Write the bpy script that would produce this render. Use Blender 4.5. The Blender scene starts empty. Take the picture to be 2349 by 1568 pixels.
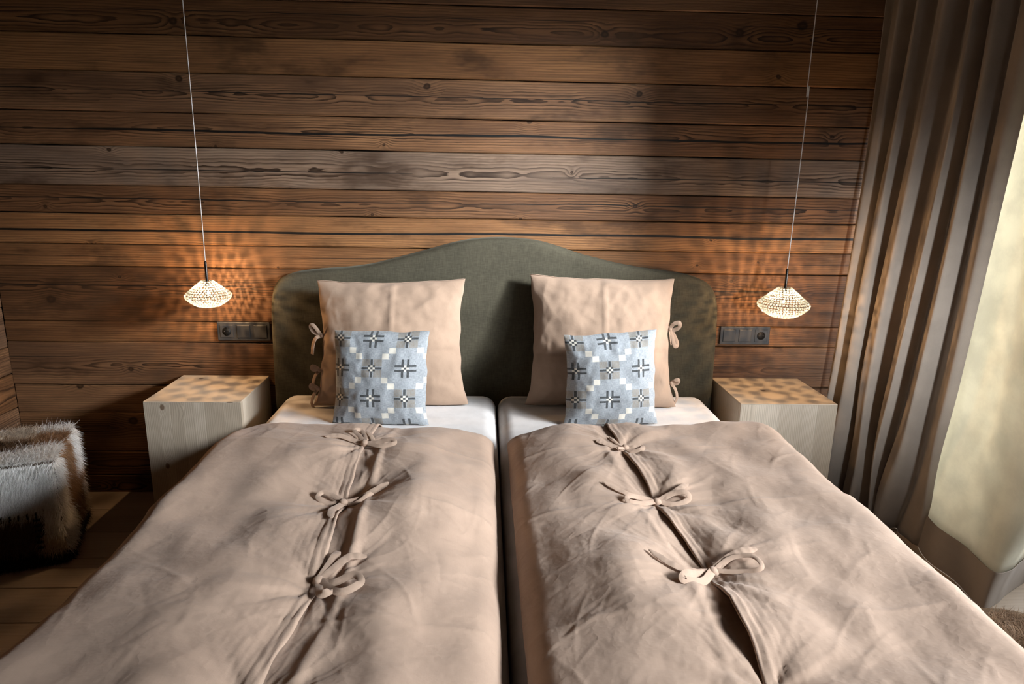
import bpy, bmesh, math, random
import numpy as np
from mathutils import Matrix, Vector

random.seed(7)
rng = np.random.default_rng(11)
scene = bpy.context.scene
COL = scene.collection
PI = math.pi

# ------------------------------------------------------------------ camera
cam_d = bpy.data.cameras.new('camera')
cam = bpy.data.objects.new('camera', cam_d)
COL.objects.link(cam)
cam_d.sensor_fit = 'HORIZONTAL'
cam_d.sensor_width = 36.0
cam_d.lens = 1547.49 / 2349 * 36.0
cam_d.clip_start = 0.02
_p, _y, _r = math.radians(13.521), math.radians(2.510), math.radians(1.032)
F = Vector((math.sin(_y) * math.cos(_p), math.cos(_y) * math.cos(_p), -math.sin(_p)))
R0 = Vector((math.cos(_y), -math.sin(_y), 0))
U0 = R0.cross(F)
Rv = math.cos(_r) * R0 + math.sin(_r) * U0
Uv = -math.sin(_r) * R0 + math.cos(_r) * U0
M = Matrix.Identity(4)
for i in range(3):
    M[i][0], M[i][1], M[i][2] = Rv[i], Uv[i], -F[i]
M.translation = Vector((-0.0591, -2.8899, 1.3990))
cam.matrix_world = M
scene.camera = cam

# ------------------------------------------------------------------ light and exposure
scene.view_settings.view_transform = 'Standard'
scene.view_settings.look = 'None'
scene.view_settings.gamma = 1.0
scene.view_settings.use_curve_mapping = False
scene.view_settings.exposure = 0.0
scene.cycles.use_denoising = True
scene.cycles.sample_clamp_indirect = 4.0
scene.cycles.use_adaptive_sampling = True
scene.cycles.adaptive_threshold = 0.05
scene.cycles.use_light_tree = False
scene.cycles.time_limit = 1150
scene.cycles.max_bounces = 5
scene.cycles.diffuse_bounces = 3
scene.cycles.glossy_bounces = 2
scene.cycles.transmission_bounces = 2
scene.cycles.transparent_max_bounces = 8
scene.cycles.caustics_reflective = False
scene.cycles.caustics_refractive = False

world = bpy.data.worlds.new('overcast_sky')
scene.world = world
world.use_nodes = True
_bg = world.node_tree.nodes['Background']
_bg.inputs['Color'].default_value = (0.86, 0.93, 1.0, 1)
_bg.inputs['Strength'].default_value = 3.0

WIN_Y0, WIN_Y1, WIN_Z0, WIN_Z1 = -3.90, -0.22, 0.08, 2.15     # the terrace window in the right wall
W2_X0, W2_X1, W2_Z0, W2_Z1 = 0.95, 1.75, 0.85, 1.75            # small window in the wall facing the bed
def daylight(loc, aim, w, h, energy, spread, color=(0.97, 0.98, 1.0)):
    al = bpy.data.lights.new('daylight', 'AREA')
    al.shape = 'RECTANGLE'; al.size = w; al.size_y = h
    al.energy = energy; al.color = color; al.spread = math.radians(spread)
    o = bpy.data.objects.new('daylight', al); COL.objects.link(o)
    o.location = loc
    o.rotation_euler = Vector(aim).to_track_quat('-Z', 'Y').to_euler()
DAY = (0.93, 0.97, 1.0)
daylight((3.60, -2.22, 2.35), (-3.30, 2.22, -0.68), 0.42, 0.55, 38.0, 34, DAY)     # pane next to the curtain
daylight((4.20, -3.70, 3.00), (-4.8, 3.00, -2.22), 1.80, 1.6, 53.0, 38, DAY)      # rear panes
daylight((2.46, -0.62, 1.20), (-1, 0.0, 0.0), 0.75, 1.9, 21.0, 150, (0.97, 0.98, 1.0))   # pane behind the curtain
daylight((1.42, -4.78, 1.30), (0.08, 4.4, -0.42), 0.34, 0.45, 3.4, 18, (0.86, 0.93, 1.0))  # small window facing the bed

# ------------------------------------------------------------------ shader helpers
class S:
    """a node socket with arithmetic"""
    def __init__(s, g, k): s.g, s.k = g, k
    def _b(s, op, o, rev=False): return s.g.m(op, o, s) if rev else s.g.m(op, s, o)
    def __add__(s, o): return s._b('ADD', o)
    __radd__ = __add__
    def __mul__(s, o): return s._b('MULTIPLY', o)
    __rmul__ = __mul__
    def __sub__(s, o): return s._b('SUBTRACT', o)
    def __rsub__(s, o): return s._b('SUBTRACT', o, True)
    def __truediv__(s, o): return s._b('DIVIDE', o)
    def __pow__(s, o): return s._b('POWER', o)
    def __lt__(s, o): return s._b('LESS_THAN', o)
    def __gt__(s, o): return s._b('GREATER_THAN', o)

class Graph:
    def __init__(self, name):
        self.mat = bpy.data.materials.new(name)
        self.mat.use_nodes = True
        self.nt = self.mat.node_tree
        self.N = self.nt.nodes
        self.bsdf = self.N['Principled BSDF']
        self.out = self.N['Material Output']
    def put(self, inp, v):
        if isinstance(v, S): self.nt.links.new(v.k, inp)
        elif isinstance(v, (tuple, list)):
            inp.default_value = tuple(v) + ((1.0,) if len(v) == 3 and len(inp.default_value) == 4 else ())
        else: inp.default_value = v
    def m(self, op, a, b=None, c=None):
        n = self.N.new('ShaderNodeMath'); n.operation = op
        self.put(n.inputs[0], a)
        if b is not None: self.put(n.inputs[1], b)
        if c is not None: self.put(n.inputs[2], c)
        return S(self, n.outputs[0])
    def abs(self, a): return self.m('ABSOLUTE', a)
    def fract(self, a): return self.m('FRACT', a)
    def mn(self, a, b): return self.m('MINIMUM', a, b)
    def mx(self, a, b): return self.m('MAXIMUM', a, b)
    def coord(self, which='Object'):
        n = self.N.new('ShaderNodeTexCoord'); return S(self, n.outputs[which])
    def sep(self, v):
        n = self.N.new('ShaderNodeSeparateXYZ'); self.put(n.inputs[0], v)
        return [S(self, n.outputs[i]) for i in range(3)]
    def comb(self, x=0.0, y=0.0, z=0.0):
        n = self.N.new('ShaderNodeCombineXYZ')
        for i, v in enumerate((x, y, z)): self.put(n.inputs[i], v)
        return S(self, n.outputs[0])
    def noise(self, vec, scale=1.0, detail=2.0, rough=0.5, dist=0.0):
        n = self.N.new('ShaderNodeTexNoise'); self.put(n.inputs['Vector'], vec)
        n.inputs['Scale'].default_value = scale; n.inputs['Detail'].default_value = detail
        n.inputs['Roughness'].default_value = rough; n.inputs['Distortion'].default_value = dist
        return S(self, n.outputs[0])
    def voronoi(self, vec, scale=1.0):
        n = self.N.new('ShaderNodeTexVoronoi'); n.voronoi_dimensions = '2D'
        self.put(n.inputs['Vector'], vec); n.inputs['Scale'].default_value = scale
        return S(self, n.outputs['Distance']), S(self, n.outputs['Color'])
    def attr(self, name, kind='OBJECT'):
        n = self.N.new('ShaderNodeAttribute'); n.attribute_type = kind; n.attribute_name = name
        return S(self, n.outputs['Fac'] if kind == 'OBJECT' else n.outputs['Color'])
    def smooth(self, v, a, b, c=0.0, d=1.0):
        n = self.N.new('ShaderNodeMapRange'); n.interpolation_type = 'SMOOTHSTEP'
        for i, q in enumerate((v, a, b, c, d)): self.put(n.inputs[i], q)
        return S(self, n.outputs[0])
    def ramp(self, v, stops):
        n = self.N.new('ShaderNodeValToRGB'); self.put(n.inputs[0], v)
        e = n.color_ramp.elements
        while len(e) < len(stops): e.new(0.5)
        for q, (p, c) in zip(e, stops): q.position = p; q.color = tuple(c) + (1,)
        return S(self, n.outputs[0])
    def mix(self, f, a, b, mode='MIX'):
        n = self.N.new('ShaderNodeMix'); n.data_type = 'RGBA'; n.blend_type = mode
        self.put(n.inputs[0], f); self.put(n.inputs[6], a); self.put(n.inputs[7], b)
        return S(self, n.outputs[2])
    def bump(self, h, strength=0.5, dist=0.01, normal=None):
        n = self.N.new('ShaderNodeBump'); self.put(n.inputs['Height'], h)
        n.inputs['Strength'].default_value = strength; n.inputs['Distance'].default_value = dist
        if normal is not None: self.put(n.inputs['Normal'], normal)
        return S(self, n.outputs[0])
    def set(self, **kw):
        names = dict(color='Base Color', rough='Roughness', spec='Specular IOR Level', metal='Metallic', normal='Normal',
                     sheen='Sheen Weight', sheen_rough='Sheen Roughness', sheen_tint='Sheen Tint', emit='Emission Color',
                     emit_s='Emission Strength', alpha='Alpha', trans='Transmission Weight', subsurf='Subsurface Weight')
        for k, v in kw.items(): self.put(self.bsdf.inputs[names[k]], v)
        return self.mat

def plain(name, color, rough=0.6, spec=0.3, metal=0.0, grain=0.15, scale=60):
    g = Graph(name)
    n = g.noise(g.coord(), scale, 3)
    col = g.mix(n, tuple(c * (1 - grain) for c in color), tuple(min(1, c * (1 + grain)) for c in color))
    return g.set(color=col, rough=rough, spec=spec, metal=metal, normal=g.bump(n, 0.1, 0.002))

def old_wood(name, light, mid, dark, ring=0.0098, contrast=1.0, rough=0.50):
    """weathered sawn plank: rings round a wandering pith, knots, long drying cracks; grain along local X, width along local Z"""
    g = Graph(name)
    x, y, z = g.sep(g.coord())
    seed = g.attr('seed'); tone = g.attr('tone'); zc = g.attr('pith')
    sx = x + seed * 17.3
    wob = g.noise(g.comb(sx * 1.1, z * 3.0, seed), 1.0, 2.0) - 0.5
    wob2 = g.noise(g.comb(sx * 7.0, z * 26.0, seed + 3.0), 1.0, 3.0, 0.6) - 0.5
    # knots
    kd, kc = g.voronoi(g.comb(sx * 0.80 + wob2 * 0.022, z + seed * 3.7 + wob2 * 0.010, 0.0), 3.8)
    kr, kg, kb = g.sep(kc)
    on = g.smooth(kr, 0.34, 0.38)
    krel = kd * (1 / 3.8) / (kg * kg * 0.013 + 0.0045)
    defl = g.m('EXPONENT', krel * krel * -0.09) * on
    v = z - zc + wob * 0.030 + wob2 * 0.007
    d = (g.noise(g.comb(sx * 0.85, seed, 0.0), 1.0, 4.0, 0.6) - 0.42) * 0.16
    r = g.m('SQRT', v * v + d * d) + defl * 0.018
    fine = g.noise(g.comb(sx * 4.0, z * 520.0, seed), 1.0, 4.0, 0.7)
    strk = g.noise(g.comb(sx * 1.6, z * 85.0, seed + 21.0), 1.0, 4.0, 0.65)
    patch = g.noise(g.comb(sx * 1.6, z * 9.0, seed + 9.0), 1.0, 5.0, 0.65)
    ph = g.fract(r * (1.0 / ring) + (strk - 0.5) * 0.9)
    late = g.smooth(ph, 0.30, 0.95) * g.smooth(ph, 1.0, 0.955)
    heart = g.smooth(g.abs(v), 0.060, 0.010)
    k = late * (heart * 0.55 + 0.42) * contrast * g.smooth(patch, 0.30, 0.62, 0.35, 1.15) * g.smooth(fine, 0.15, 0.6, 0.6, 1.0)
    base = g.ramp(g.mn(g.mx(patch * 1.05 + tone * 0.5 - 0.30 + (fine - 0.5) * 0.55 + (strk - 0.5) * 0.45, 0.0), 1.0),
                  [(0.0, dark), (0.34, mid), (0.70, light), (1.0, tuple(min(1, c * 1.30) for c in light))])
    lum = g.ramp(patch + (fine - 0.5) * 0.4, [(0.15, (0.050, 0.041, 0.034)), (0.85, (0.30, 0.245, 0.195))])
    base = g.mix(g.attr('grey'), base, lum)
    ink = tuple(c * 0.13 for c in mid)
    col = g.mix(g.mn(k, 0.95), base, ink)
    col = g.mix(g.smooth(strk, 0.58, 0.74) * 0.62, col, ink)
    kmask = g.smooth(krel, 1.25, 0.70) * on
    col = g.mix(kmask * 0.92, col, g.mix(g.smooth(krel, 0.0, 0.8), tuple(c * 0.42 for c in mid), tuple(c * 0.12 for c in mid)))
    # smoky stains
    st = g.noise(g.comb(sx * 2.6 + 31.0, z * 6.0, seed), 1.0, 4.0, 0.65)
    col = g.mix(g.smooth(st, 0.52, 0.70) * 0.66, col, tuple(c * 0.26 for c in mid))
    # drying crack along the board
    cz = g.attr('crack_z'); cw = g.attr('crack_w')
    cl = g.abs(z - cz - (g.noise(g.comb(sx * 0.9, seed + 5.0, 0.0), 1.0, 4.0) - 0.5) * 0.030)
    cgate = g.smooth(g.noise(g.comb(sx * 0.7 + 3.0, seed + 8.0, 0.0), 1.0, 1.0), 0.33, 0.45)
    wid = cw * cgate * (strk * 1.2 + 0.4)
    crack = g.smooth(cl / (wid + 1e-5), 1.1, 0.75) * g.m('GREATER_THAN', wid, 0.0004)
    col = g.mix(crack, col, (0.006, 0.005, 0.004))
    rg = g.smooth(fine, 0.2, 0.8, rough - 0.08, rough + 0.12)
    return g.set(color=col, rough=rg, spec=0.24, normal=g.bump(fine * 0.8 + strk * 0.5, 0.55, 0.0030))

def pale_wood(name, light, dark, vertical=True):
    g = Graph(name)
    x, y, z = g.sep(g.coord())
    seed = g.attr('seed'); tone = g.attr('tone')
    if vertical: a, b, c = z, x, y
    else: a, b, c = x, y, z
    sa = a + seed * 9.1
    wob = g.noise(g.comb(sa * 2.0, b * 6.0, c * 6.0 + seed), 1.0, 2.0) - 0.5
    kd, kc = g.voronoi(g.comb(sa * 0.75, b + c + seed * 2.3, 0.0), 5.2)
    kr, kg, kb = g.sep(kc)
    krel = kd * (1 / 5.2) / (kg * 0.008 + 0.0035)
    on = g.smooth(kr, 0.62, 0.66)
    defl = g.m('EXPONENT', krel * krel * -0.12) * on
    v = b + c * 0.7 - seed * 0.11 + wob * 0.03
    r = g.m('SQRT', v * v + 0.0009) + defl * 0.02
    ph = g.fract(r * 150.0)
    late = g.smooth(ph, 0.45, 0.95) * g.smooth(ph, 1.0, 0.96)
    fine = g.noise(g.comb(sa * 6.0, b * 300.0, c * 300.0), 1.0, 2.0)
    broad = g.noise(g.comb(sa * 1.5, b * 14.0, c * 14.0 + seed), 1.0, 3.0)
    col = g.mix(g.mn(g.mx(tone * 0.90 + broad * 0.6 - 0.25, 0.0), 1.0), light, dark)
    col = g.mix(late * 0.45, col, tuple(c * 0.55 for c in dark))
    col = g.mix(fine * 0.16, col, tuple(c * 0.55 for c in dark))
    kmask = g.smooth(krel, 1.2, 0.7) * on
    col = g.mix(kmask * 0.85, col, (0.115, 0.068, 0.038))
    return g.set(color=col, rough=0.55, spec=0.3, normal=g.bump(fine * 0.4 - late * 0.4, 0.25, 0.002))

def linen(name, color, crumple=1.0, scale=1.0, sheen=0.15, trans=0.0):
    g = Graph(name)
    uv = g.coord('Object')
    x, y, z = g.sep(uv)
    n1 = g.noise(uv, 17.0 * scale, 3.0, 0.6)
    n2 = g.noise(uv, 9.0 * scale, 3.0, 0.55)
    slub = g.noise(g.comb(x * 60.0, y * 700.0, z * 700.0), 1.0, 2.0)
    slub2 = g.noise(g.comb(x * 700.0, y * 60.0, z * 90.0), 1.0, 2.0)
    rid = g.abs(n1 - 0.5) * 2.0
    t = (slub + slub2) * 0.5
    col = g.mix(g.smooth(n2 * 0.75 + t * 0.25, 0.35, 0.65), tuple(c * 0.92 for c in color), tuple(min(1, c * 1.07) for c in color))
    b1 = g.bump(rid * (-0.0016 * crumple) + slub * 0.00018, 1.0, 1.0)
    g.set(color=col, rough=0.9, spec=0.12, sheen=sheen, sheen_rough=0.5, normal=b1)
    if trans:
        tr = g.N.new('ShaderNodeBsdfTranslucent'); g.put(tr.inputs['Color'], col)
        mx = g.N.new('ShaderNodeMixShader'); mx.inputs[0].default_value = trans
        g.nt.links.new(g.bsdf.outputs[0], mx.inputs[1]); g.nt.links.new(tr.outputs[0], mx.inputs[2])
        g.nt.links.new(mx.outputs[0], g.out.inputs['Surface'])
    return g.mat

def velvet(name, color):
    g = Graph(name)
    co = g.coord()
    x, y, z = g.sep(co)
    w = g.noise(g.comb(x * 260.0, y * 260.0, z * 40.0), 1.0, 2.0) * 0.5 + g.noise(g.comb(x * 40.0, y * 40.0, z * 260.0), 1.0, 2.0) * 0.5
    nap = g.noise(co, 5.0, 4.0, 0.6)
    col = g.mix(g.smooth(w * 0.6 + nap * 0.4, 0.3, 0.7), tuple(c * 0.72 for c in color), tuple(c * 1.28 for c in color))
    return g.set(color=col, rough=0.85, spec=0.15, sheen=0.10, sheen_rough=0.4, sheen_tint=(0.62, 0.62, 0.5), normal=g.bump(w, 0.3, 0.0015))

def woven_cushion(name):
    """grey-blue tapestry: alternating single and double crosses, tan corner blocks, stepped cream squares"""
    g = Graph(name)
    u, v, _ = g.sep(g.coord('UV'))
    U = u * 2.80 + 0.276
    Vv = v * 3.20 + 0.556
    iu = g.m('FLOOR', U); iv = g.m('FLOOR', Vv)
    p = U - iu - 0.5; q = Vv - iv - 0.5
    par = g.m('MODULO', iu + iv + 11.0, 2.0)          # 0: block with a single cross, 1: double cross
    A = par < 0.5
    B = par > 0.5
    ap, aq = g.abs(p), g.abs(q)
    lo, hi = 0.10, 0.305
    inblock = (g.mx(ap, aq) < hi)
    tan_ = (g.mn(ap, aq) > 0.060) * inblock * A
    armA = ((g.mn(ap, aq) < 0.036) * (g.mx(ap, aq) > lo) * inblock) * A
    dbl = (g.abs(g.mn(ap, aq) - 0.080) < 0.034) * (g.mx(ap, aq) > lo) * inblock * B
    cen = (g.mx(ap, aq) < 0.105)
    chk = g.m('MODULO', g.m('FLOOR', (p + 0.105) / 0.070) + g.m('FLOOR', (q + 0.105) / 0.070), 2.0) < 0.5
    dark = g.mn(armA + dbl + cen * chk, 1.0)
    # stepped cream squares on the diagonals between the blocks
    cream = (ap > hi) * (aq > hi) * A
    cream = g.mn(cream + (cen * (g.m('SUBTRACT', 1.0, chk))), 1.0)
    fu = g.noise(g.comb(u * 30.0, v * 260.0, 0.0), 1.0, 2.0)
    fv = g.noise(g.comb(u * 260.0, v * 30.0, 4.0), 1.0, 2.0)
    w = (fu + fv) * 0.5
    base = g.mix(g.smooth(w, 0.36, 0.64), (0.225, 0.248, 0.272), (0.375, 0.400, 0.425))
    col = g.mix(tan_ * g.smooth(fv, 0.35, 0.65, 0.35, 0.95), base, (0.235, 0.205, 0.165))
    col = g.mix(cream, col, (0.66, 0.63, 0.56))
    col = g.mix(dark * g.smooth(fu, 0.25, 0.6, 0.72, 0.98), col, (0.045, 0.048, 0.050))
    return g.set(color=col, rough=0.92, spec=0.08, sheen=0.2, normal=g.bump(w, 0.35, 0.0015))

def hair_mat(name):
    g = Graph(name)
    c = g.attr('Col', 'GEOMETRY')
    g.set(color=c, rough=0.65, spec=0.2)
    tr = g.N.new('ShaderNodeBsdfTranslucent'); g.put(tr.inputs['Color'], c)
    mx = g.N.new('ShaderNodeMixShader'); mx.inputs[0].default_value = 0.45
    g.nt.links.new(g.bsdf.outputs[0], mx.inputs[1]); g.nt.links.new(tr.outputs[0], mx.inputs[2])
    g.nt.links.new(mx.outputs[0], g.out.inputs['Surface'])
    return g.mat

MAT = {}
MAT['wall_wood'] = old_wood('aged_timber', (0.270, 0.130, 0.052), (0.125, 0.056, 0.022), (0.036, 0.017, 0.008))
MAT['left_wood'] = MAT['wall_wood']
MAT['gap'] = plain('dark_backing', (0.010, 0.008, 0.007), 0.9, 0.05)
MAT['pine'] = pale_wood('pale_pine_upright', (0.66, 0.575, 0.47), (0.40, 0.33, 0.25), True)
MAT['pine_top'] = pale_wood('pale_pine_flat', (0.62, 0.53, 0.42), (0.50, 0.41, 0.31), False)
MAT['floor'] = pale_wood('oak_floor', (0.46, 0.37, 0.28), (0.30, 0.23, 0.165), False)
MAT['linen'] = linen('sand_linen', (0.455, 0.327, 0.250), 1.0)
MAT['linen_pillow'] = linen('apricot_linen', (0.345, 0.241, 0.175), 0.55)
MAT['sheet'] = linen('white_jersey', (0.80, 0.77, 0.76), 0.15)
MAT['velvet'] = velvet('olive_velvet', (0.060, 0.054, 0.037))
MAT['cushion'] = woven_cushion('blue_grey_tapestry')
MAT['curtain'] = linen('taupe_curtain', (0.27, 0.222, 0.180), 0.3, 1.0, 0.1, 0.10)
MAT['backlit_cloth'] = linen('cream_backlit_cloth', (0.74, 0.70, 0.58), 0.15, 1.0, 0.05, 0.55)  # same cloth as the curtain, its backlit look put into a cream colour
MAT['plastic'] = plain('anthracite_plastic', (0.030, 0.031, 0.033), 0.45, 0.4, grain=0.05)
MAT['hole'] = plain('black_plastic', (0.006, 0.006, 0.006), 0.6, 0.2, grain=0.05)
MAT['steel'] = plain('dark_chrome', (0.22, 0.21, 0.20), 0.22, 0.5, 1.0, 0.05)
MAT['cord'] = plain('silver_cable', (0.62, 0.58, 0.54), 0.4, 0.5, 0.3, 0.05)
MAT['plaster'] = plain('ceiling_timber', (0.075, 0.052, 0.036), 0.8, 0.1)
MAT['room_wall'] = plain('far_wall_timber', (0.10, 0.068, 0.045), 0.8, 0.1)
MAT['frame'] = plain('window_timber', (0.26, 0.18, 0.11), 0.5, 0.3)
MAT['hair'] = hair_mat('fur_strands')

def glass_mat():
    g = Graph('window_glass')
    g.nt.nodes.remove(g.bsdf)
    t = g.N.new('ShaderNodeBsdfTransparent'); gl = g.N.new('ShaderNodeBsdfGlossy'); gl.inputs['Roughness'].default_value = 0.02
    fr = g.N.new('ShaderNodeFresnel'); fr.inputs[0].default_value = 1.2
    mx = g.N.new('ShaderNodeMixShader')
    g.nt.links.new(fr.outputs[0], mx.inputs[0]); g.nt.links.new(t.outputs[0], mx.inputs[1]); g.nt.links.new(gl.outputs[0], mx.inputs[2])
    g.nt.links.new(mx.outputs[0], g.out.inputs['Surface'])
    return g.mat
MAT['glass'] = glass_mat()

def crystal_mat():
    g = Graph('cut_crystal')
    g.nt.nodes.remove(g.bsdf)
    n = g.noise(g.coord(), 90.0, 2.0)
    tr = g.N.new('ShaderNodeBsdfTranslucent'); tr.inputs['Color'].default_value = (0.17, 0.24, 0.33, 1)
    gl = g.N.new('ShaderNodeBsdfGlossy'); gl.inputs['Roughness'].default_value = 0.12; gl.inputs['Color'].default_value = (1, 0.97, 0.9, 1)
    tp = g.N.new('ShaderNodeBsdfTransparent'); tp.inputs['Color'].default_value = (1, 0.96, 0.88, 1)
    m1 = g.N.new('ShaderNodeMixShader'); g.put(m1.inputs[0], g.smooth(n, 0.3, 0.7, 0.15, 0.5))
    m2 = g.N.new('ShaderNodeMixShader'); m2.inputs[0].default_value = 0.35
    L = g.nt.links.new
    L(tr.outputs[0], m1.inputs[1]); L(gl.outputs[0], m1.inputs[2]); L(m1.outputs[0], m2.inputs[1]); L(tp.outputs[0], m2.inputs[2])
    L(m2.outputs[0], g.out.inputs['Surface'])
    return g.mat
MAT['crystal'] = crystal_mat()

def filament_mat():
    g = Graph('glowing_filament')
    return g.set(color=(0, 0, 0), emit=(1.0, 0.60, 0.29), emit_s=BULB)
BULB = 17500.0
MAT['filament'] = filament_mat()

# ------------------------------------------------------------------ mesh helpers
def tag(o, label=None, cat=None, group=None, kind=None):
    if label: o['label'] = label
    if cat: o['category'] = cat
    if group: o['group'] = group
    if kind: o['kind'] = kind
    return o

def empty(name, loc=(0, 0, 0), rz=0.0, parent=None):
    o = bpy.data.objects.new(name, None)
    o.empty_display_size = 0.1
    COL.objects.link(o); o.location = loc; o.rotation_euler = (0, 0, rz); o.parent = parent
    return o

def mesh_obj(name, verts, faces, mat, parent=None, smooth=False, loc=(0, 0, 0), rot=(0, 0, 0), uv=None):
    me = bpy.data.meshes.new(name)
    me.from_pydata([tuple(map(float, v)) for v in verts], [], faces)
    if uv is not None:
        l = me.uv_layers.new(name='UVMap')
        idx = np.empty(len(me.loops), dtype=np.int32); me.loops.foreach_get('vertex_index', idx)
        l.data.foreach_set('uv', np.asarray(uv, dtype=np.float32)[idx].ravel())
    if smooth: me.polygons.foreach_set('use_smooth', [True] * len(me.polygons))
    me.update()
    if mat is not None: me.materials.append(mat)
    o = bpy.data.objects.new(name, me)
    COL.objects.link(o); o.parent = parent; o.location = loc; o.rotation_euler = rot
    return o

def grid_obj(name, P, mat, parent=None, uv=None, solid=0.0, close_u=False, flip=False, loc=(0, 0, 0)):
    """P: (nu, nv, 3) array"""
    nu, nv, _ = P.shape
    idx = np.arange(nu * nv).reshape(nu, nv)
    a = idx if close_u is False else np.vstack([idx, idx[:1]])
    f = np.stack([a[:-1, :-1], a[1:, :-1], a[1:, 1:], a[:-1, 1:]], -1).reshape(-1, 4)
    if flip: f = f[:, ::-1]
    o = mesh_obj(name, P.reshape(-1, 3), f.tolist(), mat, parent, True, loc, uv=None if uv is None else uv.reshape(-1, 2))
    if solid:
        md = o.modifiers.new('thickness', 'SOLIDIFY'); md.thickness = solid; md.offset = -1.0
    return o

def bm_obj(name, bm, mat, parent=None, smooth=False, loc=(0, 0, 0), rot=(0, 0, 0)):
    me = bpy.data.meshes.new(name)
    bmesh.ops.recalc_face_normals(bm, faces=bm.faces[:])
    bm.to_mesh(me); bm.free()
    if smooth: me.polygons.foreach_set('use_smooth', [True] * len(me.polygons))
    me.materials.append(mat)
    o = bpy.data.objects.new(name, me); COL.objects.link(o)
    o.parent = parent; o.location = loc; o.rotation_euler = rot
    return o

def bm_box(bm, x0, x1, y0, y1, z0, z1, bevel=0.0, seg=2):
    r = bmesh.ops.create_cube(bm, size=1.0)
    for v in r['verts']:
        v.co = Vector(((x0 + x1) / 2 + v.co.x * (x1 - x0), (y0 + y1) / 2 + v.co.y * (y1 - y0), (z0 + z1) / 2 + v.co.z * (z1 - z0)))
    if bevel:
        es = list({e for v in r['verts'] for e in v.link_edges})
        bmesh.ops.bevel(bm, geom=es, offset=bevel, segments=seg, affect='EDGES', profile=0.5)

def box(name, x0, x1, y0, y1, z0, z1, mat, parent=None, bevel=0.0, seg=2, smooth=False, org=None):
    """box whose object origin sits at its centre (or org)"""
    c = org or ((x0 + x1) / 2, (y0 + y1) / 2, (z0 + z1) / 2)
    bm = bmesh.new()
    bm_box(bm, x0 - c[0], x1 - c[0], y0 - c[1], y1 - c[1], z0 - c[2], z1 - c[2], bevel, seg)
    return bm_obj(name, bm, mat, parent, smooth, c)

def revolve(name, prof, mat, parent=None, seg=24, loc=(0, 0, 0), rot=(0, 0, 0), smooth=True):
    ang = np.linspace(0, 2 * PI, seg, endpoint=False)
    pr = np.asarray(prof)
    P = np.stack([pr[None, :, 0] * np.cos(ang)[:, None], pr[None, :, 0] * np.sin(ang)[:, None],
                  np.broadcast_to(pr[None, :, 1], (seg, len(pr)))], -1)
    o = grid_obj(name, P, mat, parent, close_u=True, loc=loc)
    o.rotation_euler = rot
    return o

def tube(name, pts, r, mat, parent=None, seg=8):
    pts = np.asarray(pts, float); n = len(pts)
    T = np.gradient(pts, axis=0); T /= np.linalg.norm(T, axis=1)[:, None] + 1e-12
    ref = np.array([0.0, 1.0, 0.0]) if abs(T[0][1]) < 0.9 else np.array([1.0, 0, 0])
    A = np.cross(T, ref); A /= np.linalg.norm(A, axis=1)[:, None]
    B = np.cross(T, A)
    an = np.linspace(0, 2 * PI, seg, endpoint=False)
    P = pts[None] + r * (np.cos(an)[:, None, None] * A[None] + np.sin(an)[:, None, None] * B[None])
    return grid_obj(name, P, mat, parent, close_u=True)

def spline(ctrl, n):
    """Catmull-Rom through control points"""
    c = np.asarray(ctrl, float)
    c = np.vstack([2 * c[0] - c[1], c, 2 * c[-1] - c[-2]])
    t = np.linspace(0, len(c) - 3 - 1e-6, n); i = t.astype(int); f = (t - i)[:, None]
    p0, p1, p2, p3 = c[i], c[i + 1], c[i + 2], c[i + 3]
    return 0.5 * (2 * p1 + (p2 - p0) * f + (2 * p0 - 5 * p1 + 4 * p2 - p3) * f ** 2 + (3 * p1 - p0 - 3 * p2 + p3) * f ** 3)

def ribbon(name, ctrl, width, mat, parent, up=(0, 0, 1), n=46, thick=0.0016, taper=False, twist=0.0):
    """cloth tape along a path; 'up' is the face normal it starts with"""
    p = spline(ctrl, n)
    T = np.gradient(p, axis=0); T /= np.linalg.norm(T, axis=1)[:, None] + 1e-12
    up = np.asarray(up, float)
    side = np.cross(T, up[None]); side /= np.linalg.norm(side, axis=1)[:, None] + 1e-9
    nor = np.cross(side, T)
    t = np.linspace(0, 1, n)[:, None]
    a = twist * t
    s2 = np.cos(a) * side + np.sin(a) * nor
    w = np.full((n, 1), width)
    if taper: w = width * np.clip(1.02 - 0.75 * np.clip((t - 0.82) / 0.18, 0, 1) ** 2, 0.2, 1)
    n2 = np.cross(s2, T)
    puck = 0.0004 * np.sin(t * 40.0)
    top = np.stack([p + s2 * w * k + n2 * (puck + (0.0008 if abs(k) < 0.35 else 0)) for k in (-0.5, -0.32, 0.0, 0.32, 0.5)], 0)
    bot = top - n2[None] * thick
    m, q = top.shape[0], n
    idx = np.arange(m * q).reshape(m, q)
    f1 = np.stack([idx[:-1, :-1], idx[1:, :-1], idx[1:, 1:], idx[:-1, 1:]], -1).reshape(-1, 4)
    f2 = f1[:, ::-1] + m * q
    bd = np.concatenate([idx[:-1, 0], idx[-1, :-1], idx[:0:-1, -1], idx[0, :0:-1]])
    V = np.vstack([top.reshape(-1, 3), bot.reshape(-1, 3)])
    L = len(bd); base = len(V)
    rim = np.vstack([V[bd], V[bd + m * q]])
    k0 = np.arange(L); k1 = (k0 + 1) % L
    f3 = np.stack([k1, k0, k0 + L, k1 + L], -1) + base
    return mesh_obj(name, np.vstack([V, rim]), np.vstack([f1, f2, f3]).tolist(), mat, parent, True)

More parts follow.
